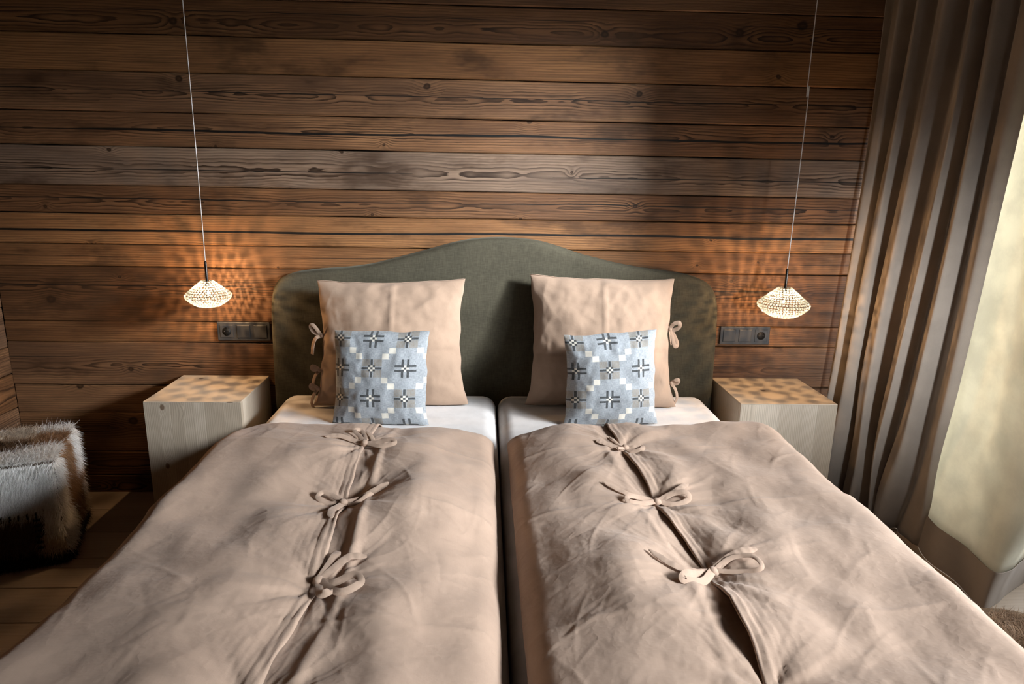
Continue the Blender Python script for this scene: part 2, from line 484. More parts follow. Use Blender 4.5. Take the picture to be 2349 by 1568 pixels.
# ------------------------------------------------------------------ numpy noise
_perm = rng.permutation(512)
_perm = np.concatenate([_perm, _perm, _perm])
_gr = rng.normal(size=(512, 2)); _gr /= np.linalg.norm(_gr, axis=1)[:, None]
def perlin(x, y, seed=0):
    xi = np.floor(x).astype(int); yi = np.floor(y).astype(int)
    xf, yf = x - xi, y - yi
    def gr(ix, iy):
        h = _perm[(_perm[(ix + seed * 37) % 512] + iy) % 512]
        return _gr[h]
    u = xf ** 3 * (xf * (6 * xf - 15) + 10); v = yf ** 3 * (yf * (6 * yf - 15) + 10)
    def dt(ix, iy, dx, dy):
        q = gr(ix, iy); return q[..., 0] * dx + q[..., 1] * dy
    a = dt(xi, yi, xf, yf); b = dt(xi + 1, yi, xf - 1, yf); c = dt(xi, yi + 1, xf, yf - 1); d = dt(xi + 1, yi + 1, xf - 1, yf - 1)
    return (a * (1 - u) + b * u) * (1 - v) + (c * (1 - u) + d * u) * v
def fbm(x, y, seed=0, octs=3, gain=0.5):
    o, amp = 0.0, 1.0
    for i in range(octs):
        o = o + amp * perlin(x * 2 ** i + i * 7.7, y * 2 ** i - i * 3.1, seed + i); amp *= gain
    return o
def ridged(x, y, seed=0, octs=2):
    o, amp = 0.0, 1.0
    for i in range(octs):
        o = o + amp * (1 - np.abs(perlin(x * 2 ** i, y * 2 ** i, seed + i)) * 3.0); amp *= 0.5
    return o
def sstep(x, a, b):
    t = np.clip((x - a) / (b - a), 0, 1); return t * t * (3 - 2 * t)

# ================================================================== THE ROOM
XL, XR, YB, YF, ZC = -2.10, 2.06, 0.0, -4.60, 2.50

def plank_mesh(length, width, thick, seed, n=44):
    """board lying along X, front face towards -Y; slightly wavy edges, rounded arrises"""
    r = np.random.default_rng(seed)
    x = np.linspace(-length / 2, length / 2, n)
    et = width / 2 - 0.0012 + 0.0016 * np.interp(x, np.linspace(-length / 2, length / 2, 15), r.normal(size=15)) * 0.7
    eb = -width / 2 + 0.0012 + 0.0016 * np.interp(x, np.linspace(-length / 2, length / 2, 15), r.normal(size=15)) * 0.7
    b = 0.0035
    rows = [(et * 1.0, 0.0), (et, -thick + b), (et - b, -thick), (eb + b, -thick), (eb, -thick + b), (eb, 0.0)]
    P = np.zeros((len(rows), n, 3))
    for i, (zz, yy) in enumerate(rows):
        P[i, :, 0] = x; P[i, :, 1] = yy; P[i, :, 2] = zz
    return P

def plank(parent, cx, cy, cz, length, width, thick, mat, rz=0.0, tone=0.5, grey=0.0, crack=0.0, crack_z=0.0, pith=0.0, seed=None):
    seed = seed if seed is not None else random.randint(0, 9999)
    P = plank_mesh(length, width, thick, seed)
    o = grid_obj('plank', P, mat, parent, loc=(cx, cy, cz))
    o.data.polygons.foreach_set('use_smooth', [False] * len(o.data.polygons))
    o.rotation_euler = (0, 0, rz)
    o['seed'] = (seed % 97) / 9.7; o['tone'] = float(tone); o['grey'] = float(grey)
    o['half_width'] = width / 2; o['crack_w'] = float(crack); o['crack_z'] = float(crack_z); o['pith'] = float(pith)
    return o

# back wall: timber boards
wb = box('wall_back', XL - 0.12, XR + 0.12, 0.0, 0.14, -0.05, ZC + 0.05, MAT['gap'])
tag(wb, 'dark timber wall of wide weathered boards behind the bed', kind='structure')
#        seam z (top of board), tone, grey, crack width, crack offset, pith offset
seams = [2.500, 2.335, 2.195, 2.057, 1.921, 1.785, 1.634, 1.502, 1.347, 1.236, 1.111, 1.018, 0.784, 0.694, 0.503, 0.376, 0.194, 0.082, -0.02]
props = [(0.4, 0.0, 0, 0, 0), (0.4, 0.0, 0, 0, 0), (0.36, 0.1, 0, 0, 0.11), (0.26, 0.0, 0.0012, 0.02, -0.02), (0.68, 0.0, 0, 0, 0.13),
         (0.44, 0.15, 0.0018, 0.006, 0.0), (0.46, 0.10, 0.0042, 0.0, 0.005), (0.48, 0.60, 0.0020, -0.012, -0.008), (0.24, 0.05, 0.0022, 0.006, -0.004),
         (0.72, 0.0, 0.0048, -0.004, -0.10), (0.55, 0.0, 0.0010, 0.0, 0.09), (0.02, 0.0, 0.0018, 0.038, 0.03), (0.22, 0.0, 0.0, 0.0, -0.09),
         (0.22, 0.1, 0.0012, 0.03, -0.01), (0.44, 0.10, 0.0, 0, 0.10), (0.36, 0.05, 0.001, 0.0, 0.02), (0.30, 0, 0, 0, 0), (0.3, 0, 0, 0, 0)]
for i, (a, b) in enumerate(zip(seams[:-1], seams[1:])):
    tn, gy, cw, czz, pth = props[i]
    plank(wb, 0.0 - wb.location.x, -wb.location.y, (a + b) / 2 - wb.location.z, XR - XL - 0.004, a - b, 0.020 + random.uniform(-0.0025, 0.003), MAT['wall_wood'],
          tone=tn, grey=gy, crack=cw, crack_z=czz, pith=pth, seed=100 + i * 13)
# left wall
wl = box('wall_left', XL - 0.14, XL - 0.0, YF, 0.0, -0.05, ZC + 0.05, MAT['gap'])
tag(wl, 'timber board side wall left of the fur stool', kind='structure')
zz = 0.0; k = 0
for wdt in (0.11, 0.16, 0.13, 0.15, 0.12, 0.17, 0.14, 0.16, 0.13, 0.15, 0.16, 0.14, 0.15, 0.16, 0.14, 0.16):
    z0 = zz; zz = min(zz + wdt, ZC)
    if zz - z0 < 0.03: break
    plank(wl, XL - wl.location.x, (YF + 0.0) / 2 - wl.location.y, (z0 + zz) / 2 - wl.location.z, 4.56, zz - z0, 0.02 + random.uniform(-0.003, 0.003), MAT['left_wood'],
          rz=PI / 2, tone=random.uniform(0.15, 0.45), grey=random.uniform(0, 0.3), crack=random.choice((0, 0.001)), pith=random.uniform(-0.02, 0.02), seed=700 + k * 11)
    k += 1
# floor
fl = box('floor', XL - 0.14, XR + 0.5, YF, 0.14, -0.12, -0.018, MAT['gap'])
tag(fl, 'pale oak board floor around the bed', kind='structure')
y = 0.0; k = 0
while y > YF + 0.05:
    bw = 0.19
    o = box('floorboard', XL, XR, y - bw + 0.0015, y - 0.0015, -0.018, 0.0, MAT['floor'], None, 0.0015, 1)
    o.parent = fl; o.location = o.location - fl.location
    o['seed'] = random.uniform(0, 9); o['tone'] = random.uniform(0.1, 0.9)
    y -= bw; k += 1
# ceiling and the wall behind the viewer
cl = box('ceiling', XL - 0.14, XR + 0.14, YF, 0.14, ZC, ZC + 0.1, MAT['plaster'])
tag(cl, 'dark timber ceiling over the room', kind='structure')
bm = bmesh.new()
for (x0, x1, z0, z1) in ((XL - 0.14, W2_X0, -0.05, ZC + 0.05), (W2_X1, XR + 0.22, -0.05, ZC + 0.05), (W2_X0, W2_X1, -0.05, W2_Z0), (W2_X0, W2_X1, W2_Z1, ZC + 0.05)):
    bm_box(bm, x0, x1, YF - 0.1, YF, z0, z1)
wf = bm_obj('wall_front', bm, MAT['room_wall'])
tag(wf, 'dark timber wall facing the bed', kind='structure')
# right wall with the window opening
bm = bmesh.new()
for (y0, y1, z0, z1) in ((YF, WIN_Y0, -0.05, ZC + 0.05), (WIN_Y1, 0.0, -0.05, ZC + 0.05), (WIN_Y0, WIN_Y1, -0.05, WIN_Z0), (WIN_Y0, WIN_Y1, WIN_Z1, ZC + 0.05)):
    bm_box(bm, XR, XR + 0.22, y0, y1, z0, z1)
wr = bm_obj('wall_right', bm, MAT['room_wall'])
tag(wr, 'timber wall with the tall window beside the curtain', kind='structure')
wn = empty('window_1', (XR + 0.14, (WIN_Y0 + WIN_Y1) / 2, WIN_Z0))
tag(wn, 'tall timber-framed terrace window beside the curtain', kind='structure')
def wbox(name, y0, y1, z0, z1, mat, dx=0.035):
    o = box(name, XR + 0.14 - dx, XR + 0.14 + dx, y0, y1, z0, z1, mat, None, 0.004 if dx > 0.02 else 0, 1)
    o.parent = wn; o.location = o.location - wn.location
ym = (WIN_Y0 + WIN_Y1) / 2
for (y0, y1) in ((WIN_Y0, WIN_Y0 + 0.07), (WIN_Y1 - 0.07, WIN_Y1), (ym - 0.045, ym + 0.045)):
    wbox('frame_post', y0, y1, WIN_Z0, WIN_Z1, MAT['frame'])
for (z0, z1) in ((WIN_Z0, WIN_Z0 + 0.08), (WIN_Z1 - 0.07, WIN_Z1)):
    for (y0, y1) in ((WIN_Y0 + 0.07, ym - 0.045), (ym + 0.045, WIN_Y1 - 0.07)):
        wbox('frame_rail', y0, y1, z0, z1, MAT['frame'])
for (y0, y1) in ((WIN_Y0 + 0.07, ym - 0.045), (ym + 0.045, WIN_Y1 - 0.07)):
    wbox('pane', y0, y1, WIN_Z0 + 0.08, WIN_Z1 - 0.07, MAT['glass'], 0.004)

wn2 = empty('window_2', ((W2_X0 + W2_X1) / 2, YF - 0.06, W2_Z0))
tag(wn2, 'small square window in the wall facing the bed', kind='structure')
def wbox2(name, x0, x1, z0, z1, mat, d=0.025):
    o = box(name, x0, x1, YF - 0.06 - d, YF - 0.06 + d, z0, z1, mat, None, 0.003 if d > 0.02 else 0, 1)
    o.parent = wn2; o.location = o.location - wn2.location
for x0 in (W2_X0, W2_X1 - 0.05): wbox2('frame_post', x0, x0 + 0.05, W2_Z0, W2_Z1, MAT['frame'])
for z0 in (W2_Z0, W2_Z1 - 0.05): wbox2('frame_rail', W2_X0 + 0.05, W2_X1 - 0.05, z0, z0 + 0.05, MAT['frame'])
wbox2('pane', W2_X0 + 0.05, W2_X1 - 0.05, W2_Z0 + 0.05, W2_Z1 - 0.05, MAT['glass'], 0.004)

# ================================================================== BED
bed = empty('bed', (0, -0.1, 0))
tag(bed, 'double bed with a curved olive-green upholstered headboard', 'bed')
half = [(-0.950, 0.02), (-0.950, 0.30), (-0.948, 0.60), (-0.945, 0.80), (-0.938, 0.900), (-0.915, 0.968), (-0.860, 1.004), (-0.738, 1.023), (-0.620, 1.033), (-0.524, 1.048),
        (-0.430, 1.072), (-0.345, 1.095), (-0.255, 1.121), (-0.167, 1.145), (-0.080, 1.159), (0.020, 1.164)]
rt = [(0.100, 1.160), (0.173, 1.151), (0.255, 1.130), (0.338, 1.103), (0.420, 1.082), (0.504, 1.063), (0.610, 1.045), (0.708, 1.033), (0.840, 1.010), (0.905, 0.972), (0.936, 0.905),
      (0.945, 0.80), (0.948, 0.60), (0.950, 0.30), (0.950, 0.02)]
line = spline([(a, 0, b) for a, b in half + rt], 150)[:, [0, 2]]
def headboard():
    n = len(line)
    nrm = np.gradient(line, axis=0); nrm = np.stack([nrm[:, 1], -nrm[:, 0]], 1); nrm /= np.linalg.norm(nrm, axis=1)[:, None]   # inward
    yf, yb = -0.105, -0.0275
    prof = [(0.0, yb), (0.0, yf + 0.022), (0.003, yf + 0.011), (0.010, yf + 0.003), (0.022, yf), (0.05, yf - 0.001)]
    P = np.zeros((len(prof), n, 3))
    for i, (off, yy) in enumerate(prof):
        q = line + nrm * off
        q[:, 1] = np.maximum(q[:, 1], 0.02)
        P[i, :, 0] = q[:, 0]; P[i, :, 1] = yy; P[i, :, 2] = q[:, 1]
    verts = P.reshape(-1, 3).tolist()
    idx = np.arange(len(verts)).reshape(len(prof), n)
    fs = np.stack([idx[:-1, :-1], idx[1:, :-1], idx[1:, 1:], idx[:-1, 1:]], -1).reshape(-1, 4).tolist()
    inner = idx[-1]
    m = n // 2
    # fill front as vertical strips between left and right of the same arc fraction
    base = len(verts)
    for i in range(n):
        x, yy, z = P[-1, i]
        verts.append((x, yy, 0.02))
    for i in range(n - 1):
        if abs(P[-1, i, 0] - P[-1, i + 1, 0]) > 1e-6 and (P[-1, i, 2] > 0.021 or P[-1, i + 1, 2] > 0.021):
            fs.append([int(inner[i]), base + i, base + i + 1, int(inner[i + 1])])
    vv = np.asarray(verts); vv[:, 1] += 0.1
    o = mesh_obj('headboard', vv, fs, MAT['velvet'], bed, True)
    return o
headboard()
box_p = lambda name, x0, x1, y0, y1, z0, z1, m, par, bv=0.0, sg=2, sm=False: _boxp(name, x0, x1, y0, y1, z0, z1, m, par, bv, sg, sm)
def _boxp(name, x0, x1, y0, y1, z0, z1, m, par, bv, sg, sm):
    o = box(name, x0, x1, y0, y1, z0, z1, m, None, bv, sg, sm)
    o.parent = par; o.location = o.location - par.location
    return o
box_p('base', -0.905, 0.905, -2.15, -0.110, 0.09, 0.27, MAT['velvet'], bed, 0.015, 2, True)
for sx in (-1, 1):
    for yy in (-0.30, -2.05):
        o = revolve('leg', [(0.0, 0.0), (0.022, 0.0), (0.030, 0.09), (0.0, 0.09)], MAT['steel'], bed, 12, loc=(sx * 0.80, yy + 0.1, 0.0))

def mattress(sx, label):
    x0, x1 = (0.003, 0.895) if sx > 0 else (-0.895, -0.003)
    bm = bmesh.new()
    bm_box(bm, x0, x1, -2.14, -0.112, 0.271, 0.505, 0.058, 6)
    o = bm_obj('mattress', bm, MAT['sheet'], None, True)
    return tag(o, label, 'mattress', 'mattresses side by side')
mattress(-1, 'white-sheeted mattress on the left, under the pillow with bows on its left side')
mattress(1, 'white-sheeted mattress on the right, under the pillow with bows on its right side')

# ------------------------------------------------------------------ duvets
def duvet(sx, label, seed, seam_pts, ties, xin, xout):
    """sx: -1 left, +1 right. q runs from the inner edge outwards, over the side and down"""
    root = empty('duvet', (sx * 0.46, -1.45, 0.51))
    tag(root, label, 'duvet', 'sand-coloured linen duvets')
    Y0, Y1 = -0.715, -2.22
    Rr = 0.085
    sy = np.array([p[0] for p in seam_pts])[::-1]; sq = np.array([p[1] for p in seam_pts])[::-1] - xin
    def seamq(y): return np.interp(y, sy, sq)
    def surface(Q, Y, panel):
        t = Y0 - Y
        xo = xout - 0.13 * np.clip(1 - t / 0.20, 0, 1) ** 2 + 0.012 * fbm(Y * 3.0, Y * 0 + 2.2, seed + 9, 2)
        q1 = xo - xin - Rr
        arc = Rr * PI / 2
        on = Q < q1
        inarc = (Q >= q1) & (Q < q1 + arc)
        th = np.clip((Q - q1) / Rr, 0, PI / 2)
        drop = np.clip(Q - q1 - arc, 0, None)
        bx = np.where(on, xin + Q, xin + q1 + Rr * np.sin(th)) + drop * 0.08
        bz = np.where(on, 0.0, -Rr * (1 - np.cos(th))) - drop
        nx = np.sin(th); nz = np.cos(th)
        side = sstep(Q, q1 - 0.02, q1 + arc)
        qs = seamq(Y)
        dq = Q - qs
        # loft
        rp = lambda u: np.sqrt(np.clip(1 - (1 - np.clip(u, 0, 1)) ** 2, 0, 1))
        rp2 = lambda u: np.sin(PI / 2 * np.clip(u, 0, 1)) ** 0.75
        loft = 0.098 * (0.56 * rp((Q + 0.002) / 0.050) + 0.44 * np.sin(PI / 2 * np.clip(Q / 0.26, 0, 1))) * rp((t + 0.001) / 0.10)
        loft = loft * (1 - side) + 0.098 * rp((t + 0.001) / 0.05) * side
        h = np.zeros_like(Q)
        puff = sstep(np.abs(dq), 0.0, 0.20)
        h += 0.018 * puff * sstep(Q, 0.0, 0.22) * (1 - side) * sstep(t, 0.0, 0.15)
        h += (0.030 * fbm(Q * 3.0 + seed, Y * 2.4, seed, 2) + 0.011 * fbm(Q * 6.5 + 3, Y * 4.5, seed + 12, 2)) * (1 - 0.6 * side)
        h += 0.0032 * fbm(Q * 8.0, Y * 5.5, seed + 4, 2)
        # crumples, longer across the light than along it
        cr = ridged(Q * 11 + 0.7 * fbm(Q * 6, Y * 6, seed + 5, 2), Y * 7, seed + 6, 3)
        h += 0.0006 * cr * (0.5 + 0.8 * sstep(fbm(Q * 3, Y * 3, seed + 8, 2), -0.2, 0.4))
        for cy in (-1.005, -1.36, -1.80):
            h += 0.0035 * np.exp(-np.abs(Y - cy + 0.012 * fbm(Q * 4, Y * 0, seed + 2, 1)) / 0.007) * (0.4 + 0.6 * sstep(fbm(Q * 5, Y * 0 + cy, seed, 2), -0.2, 0.2))
        # short random creases
        rc = np.random.default_rng(seed + 50)
        for _ in range(260):
            cq, cy = rc.uniform(0.0, 1.1), rc.uniform(Y1, Y0 - 0.05)
            an0 = rc.normal(0.9, 0.7); ln = rc.uniform(0.02, 0.11); wd = rc.uniform(0.002, 0.005); am = rc.uniform(0.0006, 0.0022) * rc.choice((-0.6, 1, 1))
            a1 = (Q - cq) * math.cos(an0) + (Y - cy) * math.sin(an0); b1 = -(Q - cq) * math.sin(an0) + (Y - cy) * math.cos(an0) + 1.2 * a1 * a1
            h += am * np.exp(-(a1 / ln) ** 2) * np.exp(-np.abs(b1) / wd)
        # the ties gather the cloth
        for ty in ties:
            tq = seamq(np.array(ty))
            ddx = (Q - tq); ddy = Y - ty
            rr = np.hypot(ddx, ddy) + 1e-6; an = np.arctan2(ddy, ddx)
            wv = np.sin(an * 9 + 2.4 * fbm(Q * 6, Y * 6, seed + 3, 2) + ty * 5)
            amp2 = np.exp(-rr / 0.19) * (1 - np.exp(-(rr / 0.04) ** 2))
            h += 0.0034 * amp2 * (np.abs(wv) ** 0.7 * np.sign(wv)) + 0.0022 * amp2 * (1 - np.abs(np.sin(an * 13 + 1.7 * fbm(Q * 9, Y * 9, seed + 13, 2)))) ** 3
            h -= 0.010 * np.exp(-(rr / 0.05) ** 2)
        # lift of the loose edges between ties
        gap = np.ones_like(Q)
        for ty in ties: gap *= 1 - np.exp(-((Y - ty) / 0.075) ** 2)
        if panel == 'outer':
            near = np.exp(-np.clip(dq, 0, None) / 0.075)
            h += near * (LIFT[sx] * gap * (1 + 4.0 * sstep(Y, -1.70, -1.85)) + 0.002) - 0.006 * np.exp(-np.clip(dq, 0, None) / 0.10) * (1 - gap)
            h += (0.003 if sx < 0 else 0.012) * np.exp(-((dq - 0.085) / 0.045) ** 2) * gap
            # hem band
            h += 0.0022 * (sstep(dq, 0.026, 0.022)) + 0.0016 * np.sin(dq * 420 + 3 * fbm(Q * 8, Y * 8, seed, 2)) * np.exp(-dq / 0.05)
            h += 0.004 * fbm(Q * 6, Y * 12, seed + 7, 2) * near
        else:
            near = np.exp(-np.clip(-dq, 0, None) / 0.10)
            h -= near * (0.004 if sx < 0 else 0.0)
            h += 0.0075 * np.exp(-((dq + 0.052) / 0.011) ** 2) * (0.5 + 0.7 * sstep(fbm(Y * 3, Y * 0 + 5, seed, 2), -0.3, 0.3)) * (1.0 if sx < 0 else 0.45)
            h -= np.where(dq > -0.01, 0.008 * sstep(dq, -0.01, 0.05), 0)
        h *= sstep(t, -0.01, 0.10) * 0.85 + 0.15
        z = 0.508 + bz + nz * (loft + h)
        x = bx + nx * (h * 0.7)
        # side waves
        x = x + side * (0.012 * np.sin(Y * 9 + seed) + 0.006 * np.sin(Y * 23)) * np.clip(drop * 5, 0, 1)
        # over the foot of the bed
        over = np.clip(-2.10 - Y, 0, None)
        z = z - over * 0.6
        yv = Y - 0.010 * (1 - rp((t + 0.001) / 0.10)) * 0
        zmin = 0.509
        z = np.where(on & (bx < 0.885), np.maximum(z, zmin), z)
        return np.stack([sx * x, yv, z], -1)
    ny = 330
    Yl = np.concatenate([Y0 - 0.10 * np.linspace(0, 1, 22)[:-1] ** 2.0, np.linspace(Y0 - 0.10, Y1, ny)])
    L = xout - xin + 0.26
    for panel in ('inner', 'outer'):
        v = np.linspace(0, 1, 150)
        qs = seamq(Yl)
        if panel == 'inner':
            vv = np.concatenate([0.16 * np.linspace(0, 1, 26)[:-1] ** 2, np.linspace(0.16, 1, 110)])
            Q = vv[None] * (qs + 0.045)[:, None]
        else:
            e = 0.006 * fbm(Yl * 5, Yl * 0 + 1, seed + 3, 2)
            Q = (qs + e)[:, None] + v[None] * (L - qs - e)[:, None]
        Y = np.broadcast_to(Yl[:, None], Q.shape)
        P = surface(Q, Y, panel)
        if panel == 'outer':
            P[..., 2] += 0.003
        P -= np.array(root.location)
        o = grid_obj('cover_panel', P, MAT['linen'], root, solid=0.004, flip=(sx > 0))
        if panel == 'outer': o['label'] = 'overlapping outer linen panel with a hemmed loose edge'
    return root, surface, seamq
LIFT = {-1: 0.001, 1: 0.004}
ties_l = (-0.986, -1.322, -1.684, -2.03)
ties_r = (-0.984, -1.314, -1.648, -1.98)
dl, surf_l, sq_l = duvet(-1, 'sand linen duvet on the left half of the bed, nearer the fur stool', 3,
                         [(-0.70, 0.388), (-0.85, 0.402), (-0.986, 0.412), (-1.322, 0.402), (-1.5, 0.392), (-1.684, 0.384), (-1.94, 0.408), (-2.3, 0.42)], ties_l, 0.024, 0.900)
dr, surf_r, sq_r = duvet(1, 'sand linen duvet on the right half of the bed, nearer the curtain', 21,
                         [(-0.70, 0.350), (-0.85, 0.352), (-0.984, 0.363), (-1.314, 0.385), (-1.5, 0.402), (-1.648, 0.418), (-1.96, 0.408), (-2.3, 0.40)], ties_r, 0.028, 0.938)

# ------------------------------------------------------------------ bows on the duvets
def top_z(sx, x, y):
    surf, sq = (surf_l, sq_l) if sx < 0 else (surf_r, sq_r)
    xin = 0.024 if sx < 0 else 0.028
    q = np.array([[abs(x) - xin]]); yy = np.array([[y]])
    s = sq(yy)[0, 0]
    zi = surf(q, yy, 'inner')[0, 0, 2]
    if q[0, 0] >= s: return float(surf(q, yy, 'outer')[0, 0, 2]) + 0.003
    return float(zi)

def bow(parent, sx, knot, pieces, mat=None):
    """pieces: list of (kind, [(x, y, extra height), ...], width)"""
    mat = mat or MAT['linen']
    pl = Vector(parent.location)
    def lift(p): return (p[0] - pl.x, p[1] - pl.y, max(top_z(sx, p[0], p[1]), top_z(sx, p[0] + 0.008, p[1]), top_z(sx, p[0] - 0.008, p[1])) + p[2] - pl.z)
    kz = lift((knot[0], knot[1], 0.012))
    b = empty('tie_bow', kz, 0, parent)
    bm = bmesh.new()
    bmesh.ops.create_icosphere(bm, subdivisions=2, radius=1.0)
    for v in bm.verts:
        v.co = Vector((v.co.x * 0.013, v.co.y * 0.011, v.co.z * 0.011)) * (1 + 0.12 * math.sin(v.co.x * 3 + v.co.z * 4))
    bm_obj('knot', bm, mat, b, True)
    for kind, pts, w in pieces:
        c = [(0.0, 0.0, 0.0)] + [tuple(np.array(lift(p)) - np.array(kz)) for p in pts]
        if kind == 'loop': c = c + [(0.0, 0.0, 0.003)]
        ribbon(kind, c, w * (1.15 if kind == 'tail' else 0.88), mat, b, up=(0.15, -0.35, 1) if kind == 'tail' else (0.05, -0.75, 0.8), taper=(kind == 'tail'))
    return b
H = 0.007
bow(dl, -1, (-0.408, -0.992), [('tail', [(-0.44, -0.975, H + .003), (-0.49, -0.962, H + .007), (-0.53, -0.972, H)], 0.0160),
                               ('loop', [(-0.43, -0.955, H + .009), (-0.452, -0.925, H + .012), (-0.436, -0.905, H + .004), (-0.418, -0.94, H)], 0.0144),
                               ('loop', [(-0.375, -0.998, H + .004), (-0.330, -1.003, H + .010), (-0.318, -1.020, H + .002), (-0.36, -1.022, H)], 0.0144),
                               ('tail', [(-0.39, -0.96, H + .003), (-0.405, -0.925, H + .002), (-0.42, -0.90, H)], 0.0112)])
bow(dl, -1, (-0.405, -1.326), [('tail', [(-0.375, -1.315, H + .003), (-0.335, -1.285, H + .007), (-0.305, -1.245, H + .003)], 0.0168),
                               ('loop', [(-0.43, -1.305, H + .008), (-0.462, -1.290, H + .012), (-0.472, -1.310, H + .003), (-0.44, -1.325, H)], 0.0144),
                               ('loop', [(-0.375, -1.335, H + .002), (-0.345, -1.318, H + .006), (-0.338, -1.305, H + .002), (-0.36, -1.318, H)], 0.0112),
                               ('tail', [(-0.412, -1.36, H + .001), (-0.418, -1.40, H), (-0.408, -1.45, H)], 0.0152)])
bow(dl, -1, (-0.385, -1.672), [('tail', [(-0.374, -1.635, H + .007), (-0.366, -1.60, H + .009), (-0.372, -1.575, H + .003)], 0.0168),
                               ('tail', [(-0.362, -1.64, H + .008), (-0.335, -1.612, H + .009), (-0.300, -1.606, H + .003)], 0.0144),
                               ('loop', [(-0.378, -1.70, H + .009), (-0.368, -1.725, H + .013), (-0.352, -1.715, H + .006), (-0.366, -1.69, H + .003)], 0.0176),
                               ('loop', [(-0.352, -1.685, H + .007), (-0.312, -1.680, H + .013), (-0.296, -1.705, H + .008), (-0.335, -1.722, H + .002)], 0.0168)])
bow(dr, 1, (0.372, -1.000), [('tail', [(0.345, -0.992, H + .002), (0.31, -0.975, H + .003), (0.288, -0.962, H + .001)], 0.0160),
                             ('loop', [(0.395, -1.005, H + .006), (0.420, -1.000, H + .009), (0.418, -1.022, H + .002), (0.39, -1.022, H)], 0.0160),
                             ('tail', [(0.36, -0.97, H + .002), (0.345, -0.945, H + .003), (0.338, -0.92, H)], 0.0080),
                             ('loop', [(0.362, -1.012, H + .006), (0.345, -1.020, H + .007), (0.350, -1.008, H + .002), (0.365, -1.005, H)], 0.0112)])
bow(dr, 1, (0.390, -1.318), [('tail', [(0.355, -1.305, H + .003), (0.31, -1.285, H + .003), (0.262, -1.245, H + .002)], 0.0136),
                             ('loop', [(0.355, -1.315, H + .009), (0.315, -1.325, H + .012), (0.310, -1.345, H + .003), (0.35, -1.338, H)], 0.0152),
                             ('loop', [(0.425, -1.308, H + .009), (0.462, -1.312, H + .014), (0.470, -1.325, H + .004), (0.43, -1.334, H)], 0.0152),
                             ('tail', [(0.43, -1.305, H + .008), (0.462, -1.285, H + .010), (0.485, -1.262, H + .003)], 0.0128)])
bow(dr, 1, (0.428, -1.640), [('tail', [(0.385, -1.655, H + .007), (0.340, -1.650, H + .004), (0.300, -1.600, H + .002)], 0.0144),
                             ('loop', [(0.395, -1.660, H + .010), (0.355, -1.690, H + .012), (0.345, -1.705, H + .004), (0.39, -1.690, H)], 0.0192),
                             ('loop', [(0.468, -1.622, H + .007), (0.512, -1.630, H + .013), (0.520, -1.665, H + .006), (0.475, -1.655, H)], 0.0112),
                             ('tail', [(0.465, -1.618, H + .006), (0.50, -1.608, H + .007), (0.535, -1.600, H + .002)], 0.0144)])

